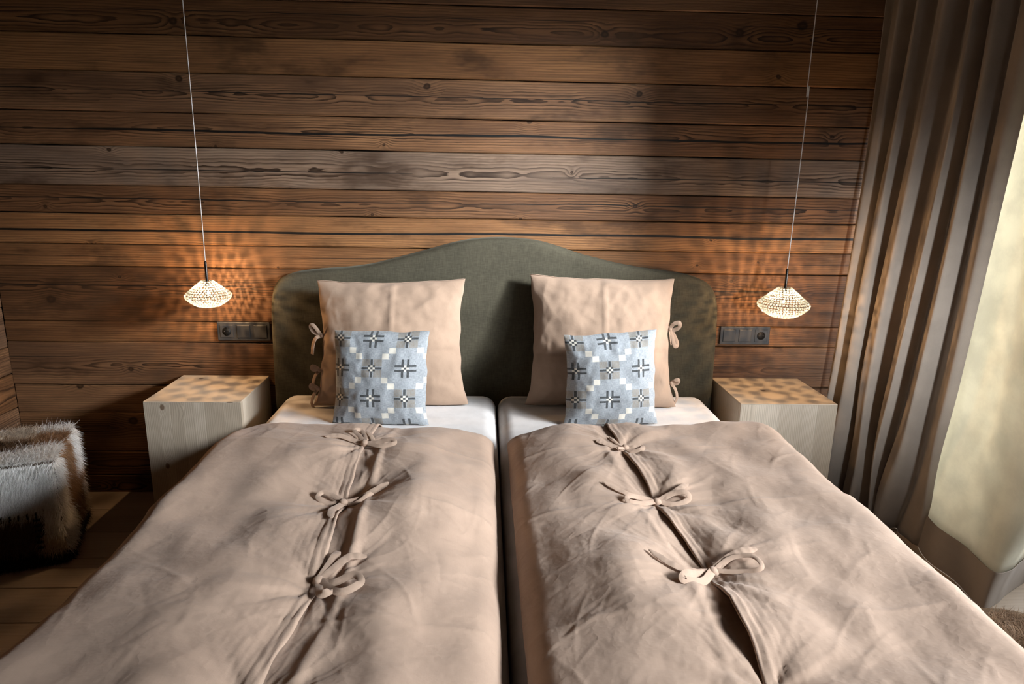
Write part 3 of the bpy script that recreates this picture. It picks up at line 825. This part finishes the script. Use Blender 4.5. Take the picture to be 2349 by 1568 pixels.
# ------------------------------------------------------------------ pillows
def pillow(name, w, h, T, mat, parent, seed, lean, base, rz=0.0, fold=False, uv=False, sag=0.05, crumple=1.0, skew=0.0, n=64, top_dip=0.05):
    u = np.linspace(-1, 1, n); v = np.linspace(-1, 1, n)
    u = np.sign(u) * (1 - (1 - np.abs(u)) ** 1.5); v = np.sign(v) * (1 - (1 - np.abs(v)) ** 1.5)
    U, V = np.meshgrid(u, v, indexing='ij')
    X = w / 2 * U * (1 - sag * (1 - V ** 2) * (1 + 0.4 * fbm(V * 2.2 + U, V * 0, seed, 2)))
    Z = h / 2 * V * (1 - np.where(V > 0, top_dip, 0.012) * (1 - U ** 2)) + skew * U * h * (V + 1) / 2
    low = 1 + 0.45 * (1 - V) / 2
    ear = np.exp(-(((np.abs(U) - 1) / 0.22) ** 2 + ((V + 1) / 0.20) ** 2))
    X = X * (1 + 0.045 * ear * crumple) + 0.006 * fbm(V * 2.6, U * 0.5, seed + 6, 2) * np.abs(U) ** 3
    Z = Z + 0.006 * fbm(U * 2.6, V * 0.5, seed + 7, 2) * np.abs(V) ** 3
    th = T / 2 * ((1 - np.abs(U) ** 2.4) ** 0.62) * ((1 - np.abs(V) ** 2.6) ** 0.60) * low
    wr = 0.010 * fbm(U * 1.6, V * 1.6, seed, 3) + 0.004 * crumple * fbm(U * 5, V * 5, seed + 2, 2)
    edge = (1 - U ** 2) * (1 - V ** 2)
    # crumple near the bottom and the sides
    wr = wr + crumple * 0.010 * np.sin(V * 9 + 3 * fbm(U * 2, V * 2, seed + 4, 2)) * np.exp(-(1 - np.abs(U)) / 0.22) * sstep(V, 0.4, -0.6)
    wr = wr + crumple * 0.004 * np.sin(U * 14 + 4 * fbm(U * 2, V * 3, seed + 1, 2)) * np.exp(-(1 - np.abs(V)) / 0.3)
    rc = np.random.default_rng(seed + 90)
    for _ in range(110):
        cu, cv = rc.uniform(-1, 1), rc.uniform(-1, 1)
        a0 = rc.normal(1.5, 0.55); ln = rc.uniform(0.12, 0.5); wd = rc.uniform(0.008, 0.020); am = rc.uniform(0.0005, 0.0022) * crumple
        a1 = (U - cu) * math.cos(a0) + (V - cv) * math.sin(a0); b1 = -(U - cu) * math.sin(a0) + (V - cv) * math.cos(a0) + 0.35 * a1 * a1
        wr = wr + am * np.exp(-(a1 / ln) ** 2) * np.exp(-np.abs(b1) / wd)
    fr = th + wr * np.clip(edge * 6, 0, 1)
    if fold:
        fr = fr + 0.0085 * np.exp(-np.abs(U - 0.01) / 0.016) * np.clip(edge * 4, 0, 1) - 0.008 * np.exp(-((V + 0.16 - 0.03 * U) / 0.022) ** 2) * np.clip(edge * 3, 0, 1)
    bk = -th * 0.75
    def place(Y):
        P = np.stack([X, -Y, Z + h / 2], -1)
        return P
    Pf, Pb = place(fr), place(bk)
    ca, sa = math.cos(lean), math.sin(lean)
    out = []
    for P in (Pf, Pb):
        q = P.copy()
        q[..., 1] = P[..., 1] * ca + P[..., 2] * sa
        q[..., 2] = -P[..., 1] * sa + P[..., 2] * ca
        out.append(q)
    zmin = min(out[0][..., 2].min(), out[1][..., 2].min())
    for q in out: q[..., 2] = np.maximum(q[..., 2], 0.004 + 0.0 * zmin)
    uvs = np.stack([(U + 1) / 2, (V + 1) / 2], -1) if uv else None
    verts = np.vstack([out[0].reshape(-1, 3), out[1].reshape(-1, 3)])
    idx = np.arange(n * n).reshape(n, n)
    f1 = np.stack([idx[:-1, :-1], idx[1:, :-1], idx[1:, 1:], idx[:-1, 1:]], -1).reshape(-1, 4)
    f2 = f1[:, ::-1] + n * n
    bd = np.concatenate([idx[:-1, 0], idx[-1, :-1], idx[:0:-1, -1], idx[0, :0:-1]])
    nb = np.roll(bd, -1)
    f3 = np.stack([nb, bd, bd + n * n, nb + n * n], -1)
    o = mesh_obj(name, verts, np.vstack([f1, f2, f3]).tolist(), mat, parent, True, uv=None if uvs is None else np.vstack([uvs.reshape(-1, 2)] * 2))
    o.location = base; o.rotation_euler = (0, 0, rz)
    # thin piped edge so that front and back do not meet in a razor
    return o, out[0]

def pillow_tie(parent, anchor, s, style):
    """cloth bow on the open side of a pillow, hanging free; s = -1 left, 1 right"""
    b = empty('tie_bow', anchor, 0, parent)
    bm = bmesh.new(); bmesh.ops.create_icosphere(bm, subdivisions=2, radius=0.009)
    bm_obj('knot', bm, MAT['linen_pillow'], b, True)
    Z = np.array
    if style == 0:
        L = [('loop', [(0, 0, 0), (s * 0.012, -0.008, 0.020), (s * 0.030, -0.012, 0.046), (s * 0.042, -0.006, 0.040), (s * 0.032, 0.0, 0.016), (0, 0, 0)], 0.014),
             ('tail', [(0, 0, 0), (s * 0.020, -0.010, -0.004), (s * 0.034, -0.012, -0.030), (s * 0.040, -0.012, -0.072)], 0.016)]
    elif style == 1:
        L = [('loop', [(0, 0, 0), (s * 0.012, -0.01, 0.024), (s * 0.034, -0.012, 0.030), (s * 0.036, -0.006, 0.010), (s * 0.014, 0, -0.004), (0, 0, 0)], 0.016),
             ('loop', [(0, 0, 0), (s * 0.010, -0.012, -0.030), (s * 0.022, -0.014, -0.066), (s * 0.034, -0.008, -0.060), (s * 0.020, 0, -0.025), (0, 0, 0)], 0.015),
             ('tail', [(0, 0, 0), (s * 0.004, -0.010, -0.03), (s * 0.010, -0.012, -0.062)], 0.014)]
    else:
        L = [('loop', [(0, 0, 0), (s * 0.012, -0.01, 0.014), (s * 0.026, -0.010, 0.018), (s * 0.028, -0.004, 0.004), (s * 0.010, 0, -0.004), (0, 0, 0)], 0.014),
             ('tail', [(0, 0, 0), (s * 0.016, -0.012, -0.020), (s * 0.026, -0.014, -0.055), (s * 0.016, -0.012, -0.085)], 0.015)]
    for nm, c, w in L:
        ribbon(nm, c, w, MAT['linen_pillow'], b, up=(s * 0.6, -0.8, 0.2) if nm == 'tail' else (s * 0.15, -1.0, 0.1), taper=False, n=40)

def big_pillow(cx, s, seed, label, skew, styles, rz, hh):
    root = empty('pillow', (cx, -0.300, 0.508), rz)
    tag(root, label, 'pillow', 'large linen pillows against the headboard')
    o, front = pillow('pillowcase', 0.590, hh, 0.150, MAT['linen_pillow'], root, seed, math.radians(14), (0, 0, 0.0), 0, True, sag=0.075, skew=skew, n=84)
    n = front.shape[0]
    for frac, st in styles:
        j = int(frac * (n - 1)); i = 0 if s < 0 else n - 1
        p = front[i, j]
        pillow_tie(root, (p[0] + s * 0.004, p[1] - 0.006, p[2]), s, st)
    # stitched seam along the upper edge
    pts = front[3:-3, -2] + np.array([0, -0.0035, 0.001])
    tube('hem_seam', pts, 0.0016, MAT['linen_pillow'], root, 6)
    return root
big_pillow(-0.424, -1, 31, 'large apricot linen pillow with cloth bows down its left edge', 0.010, [(0.55, 0), (0.36, 2), (0.22, 2)], math.radians(2), 0.507)
big_pillow(0.418, 1, 47, 'large apricot linen pillow with cloth bows down its right edge', -0.014, [(0.58, 1), (0.27, 2)], math.radians(-2), 0.530)

def cushion(cx, rz, seed, label, skew):
    o, fr = pillow('throw_cushion', 0.352, 0.352, 0.125, MAT['cushion'], None, seed, math.radians(13), (cx, -0.505, 0.505), rz, False, True, sag=0.045, crumple=0.8, skew=skew, n=64, top_dip=0.035)
    tag(o, label, 'cushion', 'blue-grey woven cushions')
cushion(-0.440, math.radians(-3), 5, 'blue-grey cross-patterned cushion propped on the left pillow, standing straight', 0.004)
cushion(0.424, math.radians(3), 9, 'blue-grey cross-patterned cushion propped on the right pillow, one top corner higher', 0.035)

# ================================================================== NIGHTSTANDS
def nightstand(x0, x1, label, seed):
    d0, d1, zt = -0.382, -0.024, 0.55
    root = empty('nightstand', ((x0 + x1) / 2, (d0 + d1) / 2, 0))
    tag(root, label, 'nightstand', 'pine cube nightstands')
    r = random.Random(seed)
    t = 0.020
    def pbox(name, *a):
        m = a[-1]; o = box(name, *a[:-1], m, None, 0.0005 if name == 'stave' else 0.0012, 1)
        o.parent = root; o.location = o.location - root.location
        o['seed'] = r.uniform(0, 9); o['tone'] = r.uniform(0.15, 0.6)
        return o
    pbox('side_panel', x0, x0 + t, d0 + t, d1, 0.0, zt - 0.004, MAT['pine'])
    pbox('side_panel', x1 - t, x1, d0 + t, d1, 0.0, zt - 0.004, MAT['pine'])
    pbox('back_panel', x0 + t, x1 - t, d1 - t, d1, 0.0, zt - t, MAT['pine'])
    pbox('top_panel', x0, x1, d0, d1, zt - 0.004, zt, MAT['pine_top'])
    # glued staves of the front
    ws = [r.uniform(0.7, 1.5) for _ in range(8)]
    sc = (x1 - x0) / sum(ws); x = x0
    for w in ws:
        o = pbox('stave', x, x + w * sc, d0, d0 + t, 0.0, zt - 0.004, MAT['pine'])
        o['tone'] = r.uniform(0.0, 1.0)
        x += w * sc
    return root
nightstand(-1.358, -0.990, 'pale pine cube nightstand between the fur stool and the bed', 4)
nightstand(0.966, 1.358, 'pale pine cube nightstand between the bed and the curtain', 8)

# ================================================================== SOCKETS
def socket_panel(cx, outer, label):
    yw = -0.0225
    root = empty('socket_panel', (cx, yw, 0.748))
    tag(root, label, 'socket', 'anthracite wall sockets')
    def pb(name, x0, x1, y0, y1, z0, z1, m, par=root, bv=0.0015):
        bm = bmesh.new(); bm_box(bm, x0, x1, y0, y1, z0, z1, bv, 2)
        return bm_obj(name, bm, m, par)
    pb('cover_frame', -0.1115, 0.1115, -0.009, 0.0, -0.0405, 0.0405, MAT['plastic'], root, 0.003)
    for k in (-1, 0, 1):
        c = k * 0.071
        if k == outer:
            ins = pb('socket_insert', c - 0.0275, c + 0.0275, -0.0115, -0.009, -0.0275, 0.0275, MAT['plastic'])
            ring = revolve('cup', [(0.0, 0.0), (0.0185, 0.0), (0.0185, -0.0012), (0.0205, -0.0012), (0.0205, 0.0)], MAT['hole'], ins, 28, loc=(c, -0.0118, 0), rot=(PI / 2, 0, 0))
            for dx in (-0.0095, 0.0095):
                revolve('pin_hole', [(0.0, 0.0), (0.0026, 0.0), (0.0026, 0.0006), (0, 0.0006)], MAT['plastic'], ins, 10, loc=(c + dx, -0.0124, 0), rot=(PI / 2, 0, 0))
            pb('earth_clip', c - 0.002, c + 0.002, -0.0140, -0.0118, -0.0185, -0.0140, MAT['steel'], ins, 0.0005)
            pb('earth_clip', c - 0.002, c + 0.002, -0.0140, -0.0118, 0.0140, 0.0185, MAT['steel'], ins, 0.0005)
        else:
            pb('switch_rocker', c - 0.0275, c + 0.0275, -0.0130, -0.009, -0.0275, 0.0275, MAT['plastic'], root, 0.002)
    return root
socket_panel(-1.083, -1, 'black triple switch and socket plate left of the headboard')
socket_panel(1.095, 1, 'black triple switch and socket plate right of the headboard')

# ================================================================== PENDANT LAMPS
def pendant(x, y, zc, R, label, kink, seed):
    root = empty('pendant_lamp', (x, y, zc))
    tag(root, label, 'pendant lamp', 'crystal pendant lamps')
    ztop = 0.056 * R / 0.088; zbot = -0.048 * R / 0.088
    # cable up to the ceiling rose
    pts = [(0, 0, ztop + 0.075)]
    for k, dx in kink: pts.append((dx, 0, k - zc))
    pts.append((0, 0, ZC - zc - 0.018))
    tube('cable', spline(pts, 40), 0.0019, MAT['cord'], root, 8)
    revolve('stem', [(0.0, ztop + 0.080), (0.003, ztop + 0.080), (0.0052, ztop + 0.076), (0.0052, ztop - 0.006), (0.009, ztop - 0.010), (0.009, ztop - 0.022), (0.0, ztop - 0.022)], MAT['steel'], root, 16)
    revolve('ceiling_rose', [(0.0, 0.0), (0.045, 0.0), (0.045, -0.018), (0.0, -0.020)], MAT['steel'], root, 24, loc=(0, 0, ZC - zc - 0.0005))
    # shade: bicone woven from cut crystals
    r = np.random.default_rng(seed)
    prof = spline([(0.026 * R / 0.088, 0, ztop), (0.058 * R / 0.088, 0, ztop * 0.52), (R, 0, 0.0), (R * 0.80, 0, zbot * 0.52), (R * 0.48, 0, zbot * 0.88), (R * 0.12, 0, zbot)], 120)[:, [0, 2]]
    seg = np.hypot(*np.diff(prof, axis=0).T); s = np.concatenate([[0], np.cumsum(seg)])
    pitch = 0.0118
    verts, faces = [], []
    wv, wf = [], []
    def bead(c, nrm, tan, a, b, hgt):
        bt = np.cross(nrm, tan); base = len(verts)
        ring = []
        for k in range(6):
            an = k * PI / 3
            verts.append(c + tan * a * math.cos(an) + bt * b * math.sin(an))
        verts.append(c + nrm * hgt); verts.append(c - nrm * hgt)
        for k in range(6):
            faces.append((base + k, base + (k + 1) % 6, base + 6)); faces.append((base + (k + 1) % 6, base + k, base + 7))
    nrow = int(s[-1] / pitch)
    for i in range(nrow + 1):
        ss = s[-1] * i / nrow
        rr = np.interp(ss, s, prof[:, 0]); zz = np.interp(ss, s, prof[:, 1])
        r2 = np.interp(min(ss + 0.002, s[-1]), s, prof[:, 0]); z2 = np.interp(min(ss + 0.002, s[-1]), s, prof[:, 1])
        if ss + 0.002 > s[-1]: r2, z2 = rr + (rr - np.interp(ss - 0.002, s, prof[:, 0])), zz + (zz - np.interp(ss - 0.002, s, prof[:, 1]))
        d = np.array([r2 - rr, z2 - zz]); d /= np.linalg.norm(d) + 1e-9
        m = max(5, int(2 * PI * rr / pitch))
        for j in range(m):
            an = 2 * PI * (j + 0.5 * (i % 2)) / m
            er = np.array([math.cos(an), math.sin(an), 0]); et = np.array([-math.sin(an), math.cos(an), 0]); ez = np.array([0, 0, 1.0])
            tan = er * d[0] + ez * d[1]; nrm = np.cross(et, tan)
            c = er * rr + ez * zz
            # rosette: four petals round a gap
            off = pitch * 0.27; rot0 = r.uniform(-0.5, 0.5)
            for a4 in range(4):
                th = a4 * PI / 2 + PI / 4 + rot0
                t1 = tan * math.cos(th) + et * math.sin(th)
                bead(c + t1 * off, nrm, t1, pitch * 0.25 * r.uniform(0.9, 1.1), pitch * 0.185, 0.0024)
    sh = mesh_obj('crystal_beads', verts, faces, MAT['crystal'], root)
    sh['kind'] = 'stuff'
    # wire rings that carry the beads
    bm_v, bm_f = [], []
    for f in (0.0, 0.36, 0.70, 1.0):
        ss = s[-1] * f; rr = max(np.interp(ss, s, prof[:, 0]) - 0.001, 0.006); zz = np.interp(ss, s, prof[:, 1])
        an = np.linspace(0, 2 * PI, 40, endpoint=False)
        ring = np.stack([rr * np.cos(an), rr * np.sin(an), np.full_like(an, zz)], 1)
        ring = np.vstack([ring, ring[:1]])
        tube('wire_ring', ring, 0.0006, MAT['steel'], root, 5)
    # bulb: small halogen capsule with its filament
    revolve('bulb_glass', [(0.0, -0.020), (0.0040, -0.0185), (0.0062, -0.012), (0.0062, 0.012), (0.004, 0.020), (0.0, 0.021)], MAT['glass'], root, 14, loc=(0, 0, 0.012))
    bm = bmesh.new(); bmesh.ops.create_uvsphere(bm, u_segments=8, v_segments=6, radius=0.0032)
    for v in bm.verts: v.co.z *= 1.8
    bm_obj('filament', bm, MAT['filament'], root, True, loc=(0, 0, 0.010))
    return root
pendant(-1.152, -0.195, 0.932, 0.0865, 'lit crystal pendant lamp hanging above the nightstand beside the fur stool', [(1.6, 0.002)], 3)
pendant(1.140, -0.275, 0.934, 0.0990, 'lit crystal pendant lamp hanging above the nightstand beside the curtain', [(1.72, 0.005), (1.76, -0.002)], 5)

# ================================================================== CURTAIN
cur = empty('curtain', (1.60, -0.5, 0.0))
tag(cur, 'floor-length taupe curtain by the window, its turned edge coloured pale as backlit', 'curtain')
cl0 = np.array(cur.location)
def curtain_face():
    nz, ns = 70, 420
    zz = np.linspace(0.002, 2.42, nz)
    s = np.linspace(0, 1, ns)
    a = np.array([1.535, -0.035])
    P = np.zeros((ns, nz, 3))
    ph = np.interp(s, [0, .10, .24, .36, .56, .70, .86, 1.0], [0.3, 1.0, 2.0, 2.9, 3.8, 4.75, 5.6, 6.3]) * 2 * PI
    amp = np.interp(s, [0, .1, .24, .36, .5, .62, .74, .9, 1], [0.020, 0.030, 0.042, 0.028, 0.046, 0.030, 0.040, 0.020, 0.010])
    for k, z in enumerate(zz):
        b = np.array([1.712, -0.500 - 0.080 * z]); d = b - a; L = np.linalg.norm(d); d = d / L; nrm = np.array([d[1], -d[0]])     # towards the bed
        low = sstep(np.array(z), 0.7, 0.0)
        wave = np.cos(ph + 0.5 * np.sin(z * 1.7 + s * 5) + 1.0 * low * np.sin(s * 9 + 1)) * amp * (1 + 0.12 * low)
        wave = wave + 0.008 * np.cos(ph * 2.1 + 1.3 + z * 0.4) * np.clip(amp * 30, 0, 1)
        lat = 0.25 * amp * np.sin(ph + 1.0) + 0.020 * low * np.sin(s * 14 + z * 6) + 0.012 * np.sin(z * 2.2 + s * 7)
        sh = -0.060 * (1 - sstep(np.array(z), 0.2, 2.0)) * (1 - 0.75 * s)
        P[:, k, 0] = a[0] + sh + d[0] * L * s + nrm[0] * wave + d[0] * lat
        P[:, k, 1] = np.minimum(a[1] + d[1] * L * s + nrm[1] * wave + d[1] * lat, -0.028)
        P[:, k, 2] = z
    return P - cl0
grid_obj('face_fabric', curtain_face(), MAT['curtain'], cur, solid=0.003)
def turned_edge(z0, z1, off, mat, name):
    """leading edge of the same cloth, turned back into the room"""
    nz = 60
    zz = np.linspace(z0, z1, nz)
    c_bot = [(1.735, -0.430, 0), (1.690, -0.520, 0), (1.658, -0.630, 0), (1.668, -0.760, 0), (1.645, -0.925, 0), (1.715, -0.905, 0), (1.790, -0.850, 0), (1.870, -0.800, 0), (1.950, -0.760, 0)]
    c_top = [(1.765, -0.470, 0), (1.758, -0.560, 0), (1.750, -0.650, 0), (1.742, -0.75, 0), (1.755, -0.90, 0), (1.800, -1.00, 0), (1.870, -0.95, 0), (1.930, -0.86, 0), (1.980, -0.78, 0)]
    pb, pt = spline(c_bot, 160), spline(c_top, 160)
    P = np.zeros((160, nz, 3))
    for k, z in enumerate(zz):
        f = float(sstep(np.array(z), -0.05, 0.65))
        p = pb * (1 - f) + pt * f
        t = np.gradient(p, axis=0); nr = np.stack([t[:, 1], -t[:, 0]], 1); nr /= np.linalg.norm(nr, axis=1)[:, None] + 1e-9
        w = 0.012 * np.sin(np.linspace(0, 17, 160) + 0.5 * np.sin(z * 1.3)) * float(sstep(np.array(z), 0.0, 0.5)) + 0.004 * np.sin(np.linspace(0, 9, 160) + z * 1.3) + 0.010 * np.exp(-((z - 0.30) / 0.12) ** 2) * np.sin(np.linspace(0, 14, 160))
        P[:, k, 0] = p[:, 0] + nr[:, 0] * (off + w); P[:, k, 1] = p[:, 1] + nr[:, 1] * (off + w); P[:, k, 2] = z
    return grid_obj(name, P - cl0, mat, cur, solid=0.002)
turned_edge(0.002, 0.142, 0.0, MAT['curtain'], 'hem')
o = turned_edge(0.135, 2.42, -0.004, MAT['backlit_cloth'], 'backlit_cloth')
o['label'] = 'turned cloth edge with backlighting put into its cream colour'
# track
tr = box('curtain_track', 1.58, 1.66, -3.6, -0.03, 2.424, 2.499, MAT['steel'], None, 0.004, 1)
tag(tr, 'slim dark metal ceiling track above the curtain', 'curtain track')

# ================================================================== FUR
def strands(name, roots, normals, colors, parent, length, width, droop, seed, curl=0.35, comb=None):
    r = np.random.default_rng(seed); n = len(roots)
    Ln = length * r.uniform(0.6, 1.25, n)[:, None]
    jit = r.normal(size=(n, 3)) * curl
    d0 = normals + jit
    if comb is not None: d0 = d0 + comb
    d0 /= np.linalg.norm(d0, axis=1)[:, None]
    d1 = d0 + np.array([0, 0, -droop]) + r.normal(size=(n, 3)) * curl * 0.6
    d1 /= np.linalg.norm(d1, axis=1)[:, None]
    side = np.cross(d0, r.normal(size=(n, 3))); side /= np.linalg.norm(side, axis=1)[:, None]
    w = width * r.uniform(0.7, 1.3, n)[:, None]
    p1 = roots + d0 * Ln * 0.5; p2 = p1 + d1 * Ln * 0.5
    V = np.stack([roots - side * w / 2, roots + side * w / 2, p1 + side * w * 0.45, p1 - side * w * 0.45, p2], 1).reshape(-1, 3)
    b = np.arange(n) * 5
    quads = np.stack([b, b + 1, b + 2, b + 3], 1); tris = np.stack([b + 3, b + 2, b + 4], 1)
    me = bpy.data.meshes.new(name)
    nv = len(V)
    me.vertices.add(nv); me.vertices.foreach_set('co', V.astype(np.float32).ravel())
    loops = np.concatenate([quads.ravel(), tris.ravel()])
    me.loops.add(len(loops)); me.loops.foreach_set('vertex_index', loops.astype(np.int32))
    starts = np.concatenate([np.arange(n) * 4, n * 4 + np.arange(n) * 3]); tot = np.concatenate([np.full(n, 4), np.full(n, 3)])
    me.polygons.add(2 * n); me.polygons.foreach_set('loop_start', starts.astype(np.int32)); me.polygons.foreach_set('loop_total', tot.astype(np.int32))
    me.update(calc_edges=True)
    ca = me.color_attributes.new('Col', 'FLOAT_COLOR', 'POINT')
    cc = np.ones((n, 5, 4)); cc[:, :, :3] = (colors * r.uniform(0.75, 1.2, n)[:, None])[:, None, :]
    ca.data.foreach_set('color', np.clip(cc, 0, 1).astype(np.float32).ravel())
    me.materials.append(MAT['hair'])
    o = bpy.data.objects.new(name, me); COL.objects.link(o); o.parent = parent; o['kind'] = 'stuff'
    return o

# ------------------------------------------------------------------ fur stool
st = empty('fur_stool', (-1.822, -0.483, 0.0), math.radians(21))
tag(st, 'cube stool covered in patched brown and white goat fur', 'stool')
SZ, SH = 0.365, 0.395
WHITE, CREAM, TAN, BROWN, DARK, GREY = (0.93, 0.92, 0.90), (0.72, 0.63, 0.52), (0.38, 0.23, 0.13), (0.20, 0.12, 0.07), (0.022, 0.017, 0.014), (0.33, 0.30, 0.27)
h = SZ / 2
_b = bmesh.new(); bm_box(_b, -h, h, -h, h, 0.0, SH, 0.025, 3)
bm_obj('body', _b, plain('hide_leather', (0.10, 0.075, 0.055), 0.8, 0.1), st, True)
# patches per face in (a, b) face coordinates 0..1
PATCH = {
 'top': [((0, 0, .62, .30), WHITE), ((.62, 0, 1, .42), WHITE), ((0, .30, .45, .62), DARK), ((.45, .30, .70, .62), BROWN), ((.70, .42, 1, .78), TAN), ((0, .62, .35, 1), WHITE), ((.35, .62, .70, 1), CREAM), ((.70, .78, 1, 1), WHITE)],
 'front': [((0, .52, .86, 1), WHITE), ((.86, .30, 1, 1), WHITE), ((0, .16, .42, .52), CREAM), ((.42, .18, .80, .52), BROWN), ((.80, .14, 1, .30), CREAM), ((0, 0, .50, .18), DARK), ((.50, 0, 1, .16), DARK)],
 'right': [((0, .42, .16, 1), WHITE), ((.16, .50, .62, 1), TAN), ((.62, .62, 1, 1), WHITE), ((0, .12, .40, .42), WHITE), ((.40, .20, .80, .50), BROWN), ((.62, .50, 1, .62), TAN), ((.80, .14, 1, .50), CREAM), ((0, 0, .50, .12), DARK), ((.50, 0, 1, .14), DARK)],
}
FACE = {'top': (lambda a, b: (-h + SZ * a, -h + SZ * b, SH + 0 * a), (0, 0, 1)),
        'front': (lambda a, b: (-h + SZ * a, -h + 0 * a, SH * b), (0, -1, 0)),
        'right': (lambda a, b: (h + 0 * a, -h + SZ * a, SH * b), (1, 0, 0))}
pal = {}
roots, norms, cols, combs = [], [], [], []
for face, lst in PATCH.items():
    fn, nr = FACE[face]; nr = np.array(nr, float)
    for (a0, b0, a1, b1), c in lst:
        key = tuple(c)
        if key not in pal: pal[key] = plain('goat_hide', tuple(x * 0.8 for x in c), 0.9, 0.05)
        # patch of hide, a thin raised piece with a wavy outline
        m = 24; loop = []
        for k in range(m):
            u = k / m * 4; e = int(u); f = u - e
            aa, bb = [(a0 + (a1 - a0) * f, b0), (a1, b0 + (b1 - b0) * f), (a1 - (a1 - a0) * f, b1), (a0, b1 - (b1 - b0) * f)][e]
            loop.append((np.clip(aa + rng.normal() * 0.006, 0.02, .98), np.clip(bb + rng.normal() * 0.006, 0.02, .98)))
        P = np.array([fn(a, b) for a, b in loop]); q = P + nr * 0.004
        base = P + nr * 0.0002
        faces = [list(range(m))] + [[k, m + k, m + (k + 1) % m, (k + 1) % m] for k in range(m)]
        mesh_obj('hide_patch', np.vstack([q, base]), faces, pal[key], st)
        area = (a1 - a0) * (b1 - b0)
        n = int(area * 17000)
        a = a0 + (a1 - a0) * rng.random(n) + rng.normal(size=n) * 0.012; b = b0 + (b1 - b0) * rng.random(n) + rng.normal(size=n) * 0.012
        a = np.clip(a, 0, 1); b = np.clip(b, 0.005, 1)
        x, yv, z = fn(a, b)
        roots.append(np.stack([x, yv, z], 1)); norms.append(np.repeat(nr[None], n, 0)); cols.append(np.repeat(np.array(c)[None], n, 0))
        cb = np.array([0.5, -0.5, 0.0]) if face == 'top' else np.array([0.0, 0.0, -1.1])
        combs.append(np.repeat(cb[None], n, 0))
sv, sf = [], []
for (a0, b0, da, db, n_) in ((0.03, 0.52, 0.07, 0, 12), (0.42, 0.20, 0, 0.055, 6), (0.80, 0.20, 0, 0.055, 6)):
    for k in range(n_):
        a, b = a0 + da * k, b0 + db * k
        ea, eb = (0.010, 0.050) if db == 0 else (0.055, 0.012)
        base = len(sv)
        for yy in (0.0, -0.012):
            for (p, q) in ((-1, -1), (1, -1), (1, 1), (-1, 1)):
                x, y_, z = FACE['front'][0](a + p * ea / 2, b + q * eb / 2)
                sv.append((x, y_ - 0.012 + yy, z))
        sf += [[base + 4, base + 5, base + 6, base + 7]] + [[base + k2, base + (k2 + 1) % 4, base + 4 + (k2 + 1) % 4, base + 4 + k2] for k2 in range(4)]
so = mesh_obj('stitching', sv, sf, MAT['hole'], st); so['kind'] = 'stuff'
strands('fur', np.vstack(roots), np.vstack(norms), np.vstack(cols), st, 0.042, 0.0013, 0.6, 5, 0.42, np.vstack(combs))

# ------------------------------------------------------------------ rug
rug = empty('fur_rug', (1.55, -1.55, 0.0))
tag(rug, 'shaggy brown fur rug on the floor beside the bed, below the curtain', 'rug')
an = np.linspace(0, 2 * PI, 40, endpoint=False)
ro = np.stack([0.46 * np.sign(np.cos(an)) * np.abs(np.cos(an)) ** 0.6, 0.60 * np.sign(np.sin(an)) * np.abs(np.sin(an)) ** 0.6], 1)
ro = ro * (1 + 0.04 * np.sin(an * 5))[:, None]
V = [(x, y, 0.010) for x, y in ro] + [(x, y, 0.0008) for x, y in ro]
mesh_obj('hide', V, [list(range(40))] + [[k, 40 + k, 40 + (k + 1) % 40, (k + 1) % 40] for k in range(40)], plain('rug_hide', (0.16, 0.11, 0.07), 0.9, 0.05), rug)
n = 34000
t = rng.random(n) * 2 * PI; rr = np.sqrt(rng.random(n))
x = 0.45 * np.sign(np.cos(t)) * np.abs(np.cos(t)) ** 0.6 * rr; yv = 0.59 * np.sign(np.sin(t)) * np.abs(np.sin(t)) ** 0.6 * rr
tone = sstep(fbm(x * 9, yv * 9, 4, 2), -0.35, 0.35)[:, None]
cc = np.array([[0.55, 0.40, 0.28]]) * tone + np.array([[0.26, 0.17, 0.11]]) * (1 - tone)
cm = np.stack([0.5 * fbm(x * 7, yv * 7, 8, 1) * 3, -0.4 + fbm(x * 7, yv * 7, 9, 1) * 2, np.zeros(n)], 1)
strands('fur', np.stack([x, yv, np.full(n, 0.010)], 1), np.repeat(np.array([[0, 0, 1.0]]), n, 0), cc, rug, 0.045, 0.0016, 0.5, 8, 0.35, cm)
